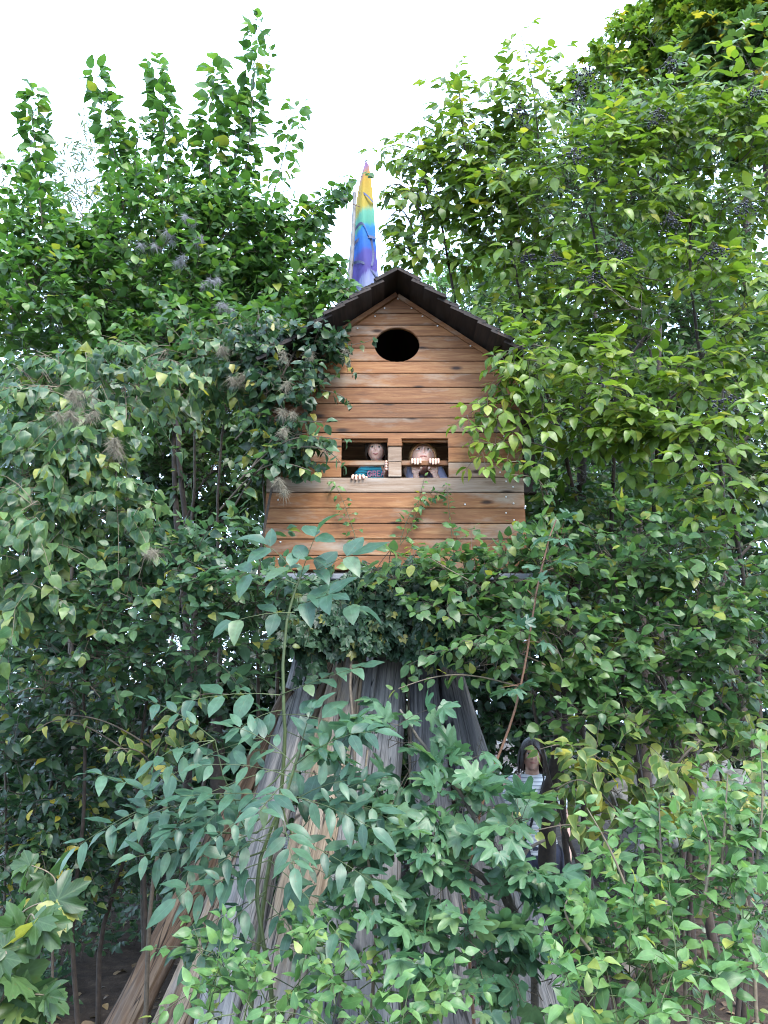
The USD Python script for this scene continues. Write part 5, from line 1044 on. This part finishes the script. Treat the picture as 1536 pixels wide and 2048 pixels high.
# ---------------------------------------------------------------- in front: elder and ash saplings, field maple, low shrubs
es = Plant('elder_sapling', 'green stemmed elder sapling with big blue green leaves before the left log heads', 'sapling', 'elder', 'blue', 0.14, seed=84, parts=300, twig='green_stem', bias=(0, 0.9))
P = es.stem([foot(528, 3.25), at(540, 1560, 3.22), at(562, 1380, 3.22), at(588, 1220, 3.22), at(602, 1150, 3.22)], 0.0105, 0.005, 'stem', 'green_stem')
comp_at(es, [(598, 1170, 3.2, -0.9, 0.35, 0.2, 2, 0.139, 0.3), (600, 1160, 3.2, 0.8, 0.5, 0.2, 2, 0.139, 0.28), (602, 1150, 3.2, 0.3, 0.9, 0.25, 2, 0.123, 0.22), (596, 1190, 3.2, 0.9, 0.0, 0.3, 2, 0.131, 0.3), (590, 1225, 3.2, -0.9, 0.0, 0.3, 2, 0.123, 0.26),
    (560, 1390, 3.2, 0.85, 0.35, 0.1, 4, 0.107, 0.42), (560, 1390, 3.2, -0.9, 0.1, 0.3, 3, 0.131, 0.36), (552, 1470, 3.2, -0.95, -0.1, 0.2, 3, 0.131, 0.38), (555, 1430, 3.2, 0.9, 0.1, 0.3, 3, 0.115, 0.34), (546, 1540, 3.2, 0.8, 0.0, 0.4, 3, 0.123, 0.36), (545, 1540, 3.2, -0.9, -0.2, 0.3, 3, 0.131, 0.4),
    (590, 1215, 3.2, 0.6, 0.2, 0.6, 2, 0.123, 0.24), (600, 1165, 3.2, -0.5, 0.8, 0.3, 2, 0.123, 0.24)])
for k in range(6):
    q = P[int((0.35 + 0.06 * k) * (len(P) - 1))]; r_ = es.r
    es.compound(q[None], nrm(np.array([[(-1) ** k * r_.uniform(0.5, 1), -r_.uniform(0.1, 0.8), r_.uniform(-0.2, 0.5)]])), (3, r_.uniform(0.085, 0.11), r_.uniform(0.24, 0.36)), None, 0.002)
ash = Plant('ash_sapling', 'ash sapling before the left logs with pinnate leaves of toothed leaflets', 'sapling', 'ash', 'blue', 0.13, seed=85, parts=300, twig='green_stem', bias=(0, 0.9))
ash.stem([foot(548, 2.9), at(540, 1950, 2.9), at(532, 1760, 2.9), at(560, 1620, 2.9), at(600, 1500, 2.9)], 0.010, 0.005, 'stem', 'green_stem')
comp_at(ash, [(590, 1530, 2.88, 0.6, 0.5, 0.2, 4, 0.099, 0.34), (590, 1530, 2.88, -0.6, 0.6, 0.2, 4, 0.091, 0.31), (570, 1590, 2.88, -0.95, 0.1, 0.3, 4, 0.099, 0.36), (570, 1590, 2.88, 0.95, -0.1, 0.3, 4, 0.099, 0.34), (552, 1660, 2.88, -0.8, -0.3, 0.4, 4, 0.103, 0.34), (552, 1660, 2.88, 0.9, -0.25, 0.3, 4, 0.103, 0.34),
    (538, 1720, 2.88, -0.9, -0.2, 0.3, 4, 0.099, 0.29), (538, 1720, 2.88, 0.7, -0.4, 0.4, 4, 0.099, 0.31), (532, 1780, 2.88, -0.7, -0.5, 0.4, 3, 0.099, 0.26), (532, 1800, 2.88, 0.6, -0.4, 0.5, 3, 0.091, 0.24), (540, 1900, 2.88, 0.7, 0.3, 0.3, 4, 0.076, 0.22), (540, 1900, 2.88, -0.6, 0.4, 0.3, 3, 0.076, 0.20), (600, 1500, 2.88, 0.2, 0.9, 0.2, 3, 0.084, 0.26), (470, 1600, 2.9, -0.95, 0.1, 0.2, 4, 0.091, 0.31), (560, 1620, 2.86, 0.3, -0.5, 0.8, 4, 0.099, 0.29), (575, 1560, 2.86, -0.2, -0.2, 0.9, 4, 0.099, 0.31)])
PA = spline([at(540, 1950, 2.9), at(532, 1760, 2.9), at(560, 1620, 2.9), at(600, 1500, 2.9)], 30)
for k in range(12):
    q = PA[int(0.08 * k * 29)]; r_ = ash.r
    ash.compound(q[None], nrm(np.array([[(-1 if k % 3 else 1) * r_.uniform(0.4, 1), -r_.uniform(0.0, 0.6), r_.uniform(-0.4, 0.4)]])), (4 if k % 3 else 3, r_.uniform(0.07, 0.095), r_.uniform(0.22, 0.34)), None, 0.002)
for (px_, py_, sx_) in ((470, 1600, -1), (430, 1480, -1), (330, 1600, -1), (640, 1600, 1), (430, 1690, -1)):
    q = at(px_, py_, 2.92); r_ = ash.r
    ash.tw.append((spline([PA[int(np.argmin(np.abs(PA[:, 2] - q[2])))], (q + PA[12]) / 2, q], 6)[None], np.linspace(0.004, 0.002, 6)[None]))
    for k in range(3): ash.compound(q[None], nrm(np.array([[sx_ * r_.uniform(0.2, 1), -r_.uniform(0.0, 0.7), r_.uniform(-0.5, 0.5)]])), (3, r_.uniform(0.075, 0.095), r_.uniform(0.2, 0.3)), None, 0.002)
fm = Plant('field_maple', 'field maple in front of the middle logs with small five lobed blue green leaves', 'sapling', 'fmaple', 'maple', 0.088, seed=86, parts=300, bias=(0, 0.9), many=2.1)
fm.stem([foot(742, 2.95), at(738, 1950, 2.95), at(725, 1700, 2.95), at(735, 1500, 3.0)], 0.008, 0.004, 'stem', 'vine_stem')
for pts in ([(1060, 1880, 3.1), (1000, 1790, 3.1), (940, 1620, 3.1), (860, 1500, 3.15), (800, 1420, 3.2)], [(1040, 1850, 3.1), (1020, 1740, 3.05), (1090, 1680, 3.0)], [(1000, 1790, 3.1), (900, 1700, 3.05), (800, 1650, 3.0)]): fm.stem([at(*p) for p in pts], 0.014, 0.005, 'limb', 'bark_grey')
fm.stem([foot(1075, 3.1), at(1060, 1880, 3.1)], 0.018, 0.014, 'stem', 'bark_grey', 8)
for b in [(810, 1460, 3.15, 75, 50, 0.12), (880, 1590, 3.05, 120, 55, 0.14), (1010, 1650, 3.0, 110, 50, 0.14), (800, 1680, 3.0, 100, 45, 0.12), (980, 1760, 2.95, 120, 50, 0.14), (900, 1840, 2.9, 110, 45, 0.12), (1060, 1720, 3.0, 80, 45, 0.12), (960, 1920, 2.85, 90, 50, 0.12), (1080, 1880, 2.9, 90, 55, 0.15), (740, 1590, 3.0, 55, 40, 0.1), (1060, 1960, 2.8, 80, 60, .12), (770, 1780, 2.9, 60, 35, .1), (790, 1560, 3.05, 60, 40, .1), (690, 1480, 3.05, 50, 40, .1), (860, 1730, 2.95, 90, 45, .12), (700, 1730, 2.95, 70, 40, .1), (960, 1540, 3.1, 60, 45, .1), (1000, 1840, 2.85, 90, 45, .12), (830, 1900, 2.8, 70, 40, .12)]:
    fm.blob(*b, dens=44, L=0.22, K=3, lift=0.2, shell=0.2, petiole=0.5, rad=0.0016)
rc = Plant('red_stemmed_cane', 'long slanting red brown cane with sparse blue green maple leaves right of the logs', 'sapling', 'fmaple', 'blue', 0.075, seed=87, parts=200, twig='red_stem')
P = rc.stem([foot(948, 3.35), at(962, 1640, 3.35), at(1000, 1440, 3.35), at(1058, 1230, 3.35), at(1112, 1040, 3.35)], 0.0075, 0.0035, 'stem', 'red_stem', 26)
for (px, py, n) in ((1125, 1075, 3), (1080, 1135, 2), (1060, 1195, 2), (1045, 1285, 2), (1020, 1375, 2), (975, 1560, 2), (1100, 1120, 1), (990, 1620, 2)):
    c = at(px, py, 3.3); st = c + rc.r.normal(0, 0.012, (n, 3)); d = nrm(rc.r.normal(0, 1, (n, 3)) * [1, 0.7, 0.4] + [0.4, -0.3, 0.1])
    rc.shoots(st, d, 0.1, 1, 0.075, petiole=0.4, rad=0.0015)
lf = Plant('low_shrub', 'low fresh green shrub at the foot of the middle logs along the lower edge', 'shrub', 'ovate', 'fresh', 0.062, seed=88, parts=300, bias=(0, 0.93), twig='green_stem')
for a, b in ((430, (420, 1960, 2.75)), (640, (640, 1930, 2.75)), (800, (800, 1960, 2.7)), (560, (560, 2000, 2.6))):
    f = foot(a, 2.85); lf.stem([f, at(*b)], 0.007, 0.004, 'stem', 'green_stem', 8)
for b in [(430, 1950, 2.7, 85, 70, 0.2), (560, 1985, 2.6, 110, 60, 0.2), (660, 1900, 2.75, 75, 60, 0.15), (800, 1965, 2.65, 110, 60, 0.2), (700, 2010, 2.55, 110, 50, 0.2), (390, 1880, 2.8, 30, 30, 0.08), (880, 2020, 2.6, 70, 40, 0.15), (500, 2030, 2.5, 90, 40, .15), (600, 1860, 2.75, 60, 40, .12), (720, 1930, 2.7, 80, 40, .12)]:
    lf.blob(*b, dens=80, L=0.22, K=4, lift=0.7)
sp = Plant('spindle_bush', 'bright fresh green bush filling the lower right foreground with pointed leaves on upright shoots', 'shrub', 'ovate', 'fresh', 0.076, seed=89, parts=300, bias=(0, 0.95), twig='green_stem')
for a, b in ((1200, (1180, 1800, 2.9)), (1330, (1330, 1650, 3.0)), (1450, (1460, 1650, 3.0)), (1270, (1290, 1850, 2.8)), (1400, (1400, 1880, 2.7))):
    f = foot(a, 3.0); e = at(*b); sp.stem([f, f * 0.5 + e * 0.5 + [0.02, 0, 0], e], 0.010, 0.005, 'stem', 'vine_stem')
for b in [(1290, 1900, 2.75, 190, 90, 0.3), (1450, 1730, 2.9, 110, 110, 0.3), (1240, 1800, 2.8, 110, 60, 0.2), (1140, 1960, 2.65, 100, 70, 0.25), (1420, 1960, 2.6, 130, 80, 0.3), (1340, 1650, 3.0, 90, 60, 0.2), (1260, 1690, 3.0, 60, 40, 0.12), (1480, 1620, 3.0, 70, 60, 0.2), (1230, 2010, 2.5, 110, 50, .2), (1350, 1780, 2.8, 90, 50, .2)]:
    sp.blob(*b, dens=66, L=0.26, K=4, lift=0.7)
for pts in ([(1280, 1860, 2.8), (1230, 1720, 2.8), (1170, 1610, 2.8)], [(1330, 1840, 2.85), (1322, 1700, 2.85), (1318, 1600, 2.85)], [(1440, 1780, 2.8), (1450, 1640, 2.8), (1456, 1540, 2.8)], [(1400, 1830, 2.75), (1420, 1700, 2.75), (1400, 1620, 2.75)], [(1180, 1900, 2.7), (1130, 1820, 2.7), (1140, 1790, 2.7)], [(1510, 1750, 2.8), (1525, 1600, 2.8), (1520, 1480, 2.8)]):
    sp.line(pts, 12, 0.08, rad=(0.006, 0.002), m='vine_stem', droop=0.2)
gc_ = Plant('ground_cover', 'dark low ground cover in the shade on the soil at the lower left', 'ground cover', 'ovate', 'dark', 0.07, seed=90, parts=0, bias=(0, 0.9))
PLANTS[-1].stuff = True
r9 = np.random.default_rng(90)
for n, x0, x1, y0, y1 in ((260, -3.2, -0.9, 6.2, 9.5), (90, -3.4, -1.9, 4.6, 6.2), (200, 0.9, 4.0, 5.8, 9.0), (120, -1, 1, 7, 9.5)):
    st = np.c_[r9.uniform(x0, x1, n), r9.uniform(y0, y1, n), np.zeros(n)]; st[:, 2] = ground_z(st[:, 0], st[:, 1])
    gc_.shoots(st, nrm(np.c_[r9.normal(0, 0.5, (n, 2)), np.ones(n)]), 0.28, 4, 0.08, link=False)

# ---------------------------------------------------------------- rocks, stake, fallen branch, leaf litter
def rock(px, py, Y, s, label, seed):
    t = trimesh.creation.icosphere(3); D = np.array(t.vertices); r = np.random.default_rng(seed)
    q = (meshkit.fbm(D * 1.3 + seed, 4, seed) - 0.5) * 0.9; D = D * (1 + q)[:, None] * np.array([1, 0.8, 0.65]) * s
    for k in range(7):
        n = nrm(r.normal(0, 1, 3)); lim = s * r.uniform(0.45, 0.75); d = D @ n; D -= np.clip(d - lim, 0, None)[:, None] * n * 0.85
    V = D + at(px, py, Y)
    o = thing('rock', label, 'rock', 'pale rocks behind the right bushes'); put(o, 'rock_body', V, t.faces, M['rock'], None, 40)
for k, (px, py, Y, s, lab) in enumerate([(1275, 1645, 7.4, 0.2, 'pale rock low between the spindle shoots and the dark trunk'), (1310, 1560, 7.8, 0.34, 'large grey boulder behind the pale stake'), (1425, 1530, 7.8, 0.24, 'pale rock highest on the right of the heap'), (1370, 1590, 7.5, 0.22, 'pale rock in the middle of the heap'),
        (1420, 1610, 7.3, 0.26, 'pale rock low on the right of the heap'), (1330, 1660, 7.3, 0.3, 'rock at the foot of the heap below the stake'), (1470, 1580, 7.7, 0.3, 'rock at the right end of the heap'), (1260, 1600, 7.9, .3, 'rock at the left end of the heap behind the pale leaved bush')]):
    rock(px, py, Y, s, lab, 600 + k)
o = thing('wooden_stake', 'pale grey wooden stake leaning before the boulder on the right', 'stake')
a, b = at(1303, 1590, 6.9), at(1322, 1500, 6.95); P = np.linspace(a - (b - a) * 1.2, b, 12)
P = P + np.array([0.004, 0, 0]) * np.sin(np.arange(12))[:, None]
V, F = tubes(P[None], np.full((1, 12), 0.032), 6); put(o, 'stake_body', V, F, M['pole'], np.c_[np.repeat(np.linspace(0, 1, 12), 6), np.tile(np.arange(6) * 0.02, 12), np.full(72, 0.8)], True)
o = thing('fallen_branch', 'grey dead branch lying on the ground behind the lower right bush', 'branch')
e1, e2 = foot(1235, 5.2, 0.05), foot(1400, 7.2, 0.05); e1 = np.array([at(1240, 1860, 5.4)[0], 5.4, 0.06]); e2 = at(1385, 1715, 6.2)
V, F = tubes(spline([e1, (e1 + e2) / 2 + [0.03, 0, 0.03], e2], 16)[None], np.linspace(0.05, 0.035, 16)[None], 8); put(o, 'limb', V, F, M['bark_grey'], None, True)
a = e1 * 0.5 + e2 * 0.5; V, F = tubes(spline([a, a + [0.12, 0, 0.12], a + [0.3, 0.05, 0.2]], 8)[None], np.linspace(0.02, 0.008, 8)[None], 6); put(o, 'side_limb', V, F, M['bark_grey'], None, True)
n = 2600; r9 = np.random.default_rng(91)
xy = np.c_[r9.uniform(-4, 4.5, n), r9.uniform(2.2, 10, n)]; z = ground_z(xy[:, 0], xy[:, 1]) + r9.uniform(0.004, 0.02, n)
ang = r9.uniform(0, 2 * np.pi, n); d = np.c_[np.cos(ang), np.sin(ang), r9.normal(0, 0.2, n)]
lt = Plant('leaf_litter', 'brown dead leaves strewn over the bare soil', 'leaf litter', 'ovate', 'litter', 0.07, seed=92, parts=0); lt.stuff = True
lt.bias = (0, 1); d = nrm(d); nn = nrm(UP + r9.normal(0, 0.25, (n, 3))); nn = nrm(nn - d * (nn * d).sum(1, keepdims=True))
lt.L.append((np.c_[xy, z], np.stack([np.cross(d, nn), d, nn], -1), r9.uniform(0.04, 0.1, n), r9.uniform(0, 1, n), 'ovate'))

# ================================================================== leaves: the ones that show largest are parts of their own
TEMPL = {k: [(V, F, G, meshkit.arrays((V, F), True)[2]) for V, F, G in v] for k, v in LEAF.items()}
for pl in PLANTS:
    pl.finish_wood()
    if pl.L:
        kinds = np.concatenate([np.full(len(x[0]), x[4]) for x in pl.L])
        pl.A = [np.concatenate([x[k] for x in pl.L]) for k in range(4)] + [kinds]
    else: pl.A = None
cells = {}
allp, alld, own = [], [], []
for pi, pl in enumerate(PLANTS):
    if pl.A is None: continue
    pos, R, sz = pl.A[:3]
    c = np.stack([pos + R[:, :, 1] * (sz * t)[:, None] + R[:, :, 0] * (sz * u)[:, None] for t, u in ((0.2, 0), (0.45, 0), (0.75, 0), (0.4, 0.2), (0.4, -0.2))], 1)
    allp.append(c); own.append(np.full(len(pos), pi))
allp, own = np.concatenate(allp), np.concatenate(own)
px, py, zc = pixel(allp)
inside = (px > 0) & (px < 1536) & (py > 0) & (py < 2048) & (zc > 0.2)
cell = (np.clip(px, 0, 1535) // 9).astype(int) * 256 + (np.clip(py, 0, 2047) // 9).astype(int)
zmin = np.full(171 * 256 + 300, 1e9); np.minimum.at(zmin, cell[inside], zc[inside])
seen = ((zc <= zmin[cell] + 0.03) & inside).sum(1)
def build(path, name, idx, A, m, **cd):
    pos, R, sz, rnd, kinds = A
    Vs, Fs, Gs, Ns, n0 = [], [], [], [], 0
    for kd in np.unique(kinds[idx]):
        T = TEMPL[kd]; sel = idx[kinds[idx] == kd]
        for v in range(len(T)):
            k = sel[sel % len(T) == v]
            if not len(k): continue
            V, F, G, N = T[v]; n = len(V)
            W = np.einsum('kij,vj->kvi', R[k], V) * sz[k][:, None, None] + pos[k][:, None]
            Vs.append(W.reshape(-1, 3)); Ns.append(np.einsum('kij,vj->kvi', R[k], N).reshape(-1, 3))
            Gs.append(np.concatenate([np.broadcast_to(G, (len(k), n, 2)), np.broadcast_to(rnd[k][:, None, None], (len(k), n, 1))], -1).reshape(-1, 3))
            Fs.append((F[None] + (n0 + n * np.arange(len(k)))[:, None, None]).reshape(-1, 3)); n0 += n * len(k)
    V, F, G, N = (np.concatenate(x) for x in (Vs, Fs, Gs, Ns))
    p = numbered(path, name) if name else path
    me = UsdGeom.Mesh.Define(stage, p)
    me.CreatePointsAttr(Vt.Vec3fArray.FromNumpy(V.astype(np.float32))); me.CreateFaceVertexCountsAttr(Vt.IntArray.FromNumpy(np.full(len(F), 3, np.int32)))
    me.CreateFaceVertexIndicesAttr(Vt.IntArray.FromNumpy(F.astype(np.int32).ravel())); me.CreateSubdivisionSchemeAttr('none')
    me.CreateNormalsAttr(Vt.Vec3fArray.FromNumpy(N.astype(np.float32))); me.SetNormalsInterpolation('vertex')
    me.CreateDoubleSidedAttr(True)
    UsdGeom.PrimvarsAPI(me).CreatePrimvar('gc', F3, 'vertex').Set(Vt.Vec3fArray.FromNumpy(G.astype(np.float32)))
    UsdShade.MaterialBindingAPI.Apply(me.GetPrim()).Bind(m)
    custom(me.GetPrim(), **cd)
    return len(F)
total = 0; nleaf = 0
for pi, pl in enumerate(PLANTS):
    if pl.A is None: continue
    s = seen[own == pi]; pos, R, sz, rnd, kinds = pl.A; n = len(pos)
    area = (sz / np.maximum(pixel(pos + R[:, :, 1] * (sz * 0.5)[:, None])[2], 0.3)) ** 2 * s
    order = np.argsort(-area)
    single = order[:pl.parts]; single = single[s[single] >= 2]
    rest = np.setdiff1d(np.arange(n), single)
    m = M[pl.mat]
    for k in single: total += build(pl.path, 'leaf', np.array([k]), pl.A, m)
    nleaf += len(single)
    if len(rest): total += build(pl.path, 'foliage', rest, pl.A, m, kind='stuff')
    if getattr(pl, 'stuff', False): custom(stage.GetPrimAtPath(pl.path), kind='stuff')
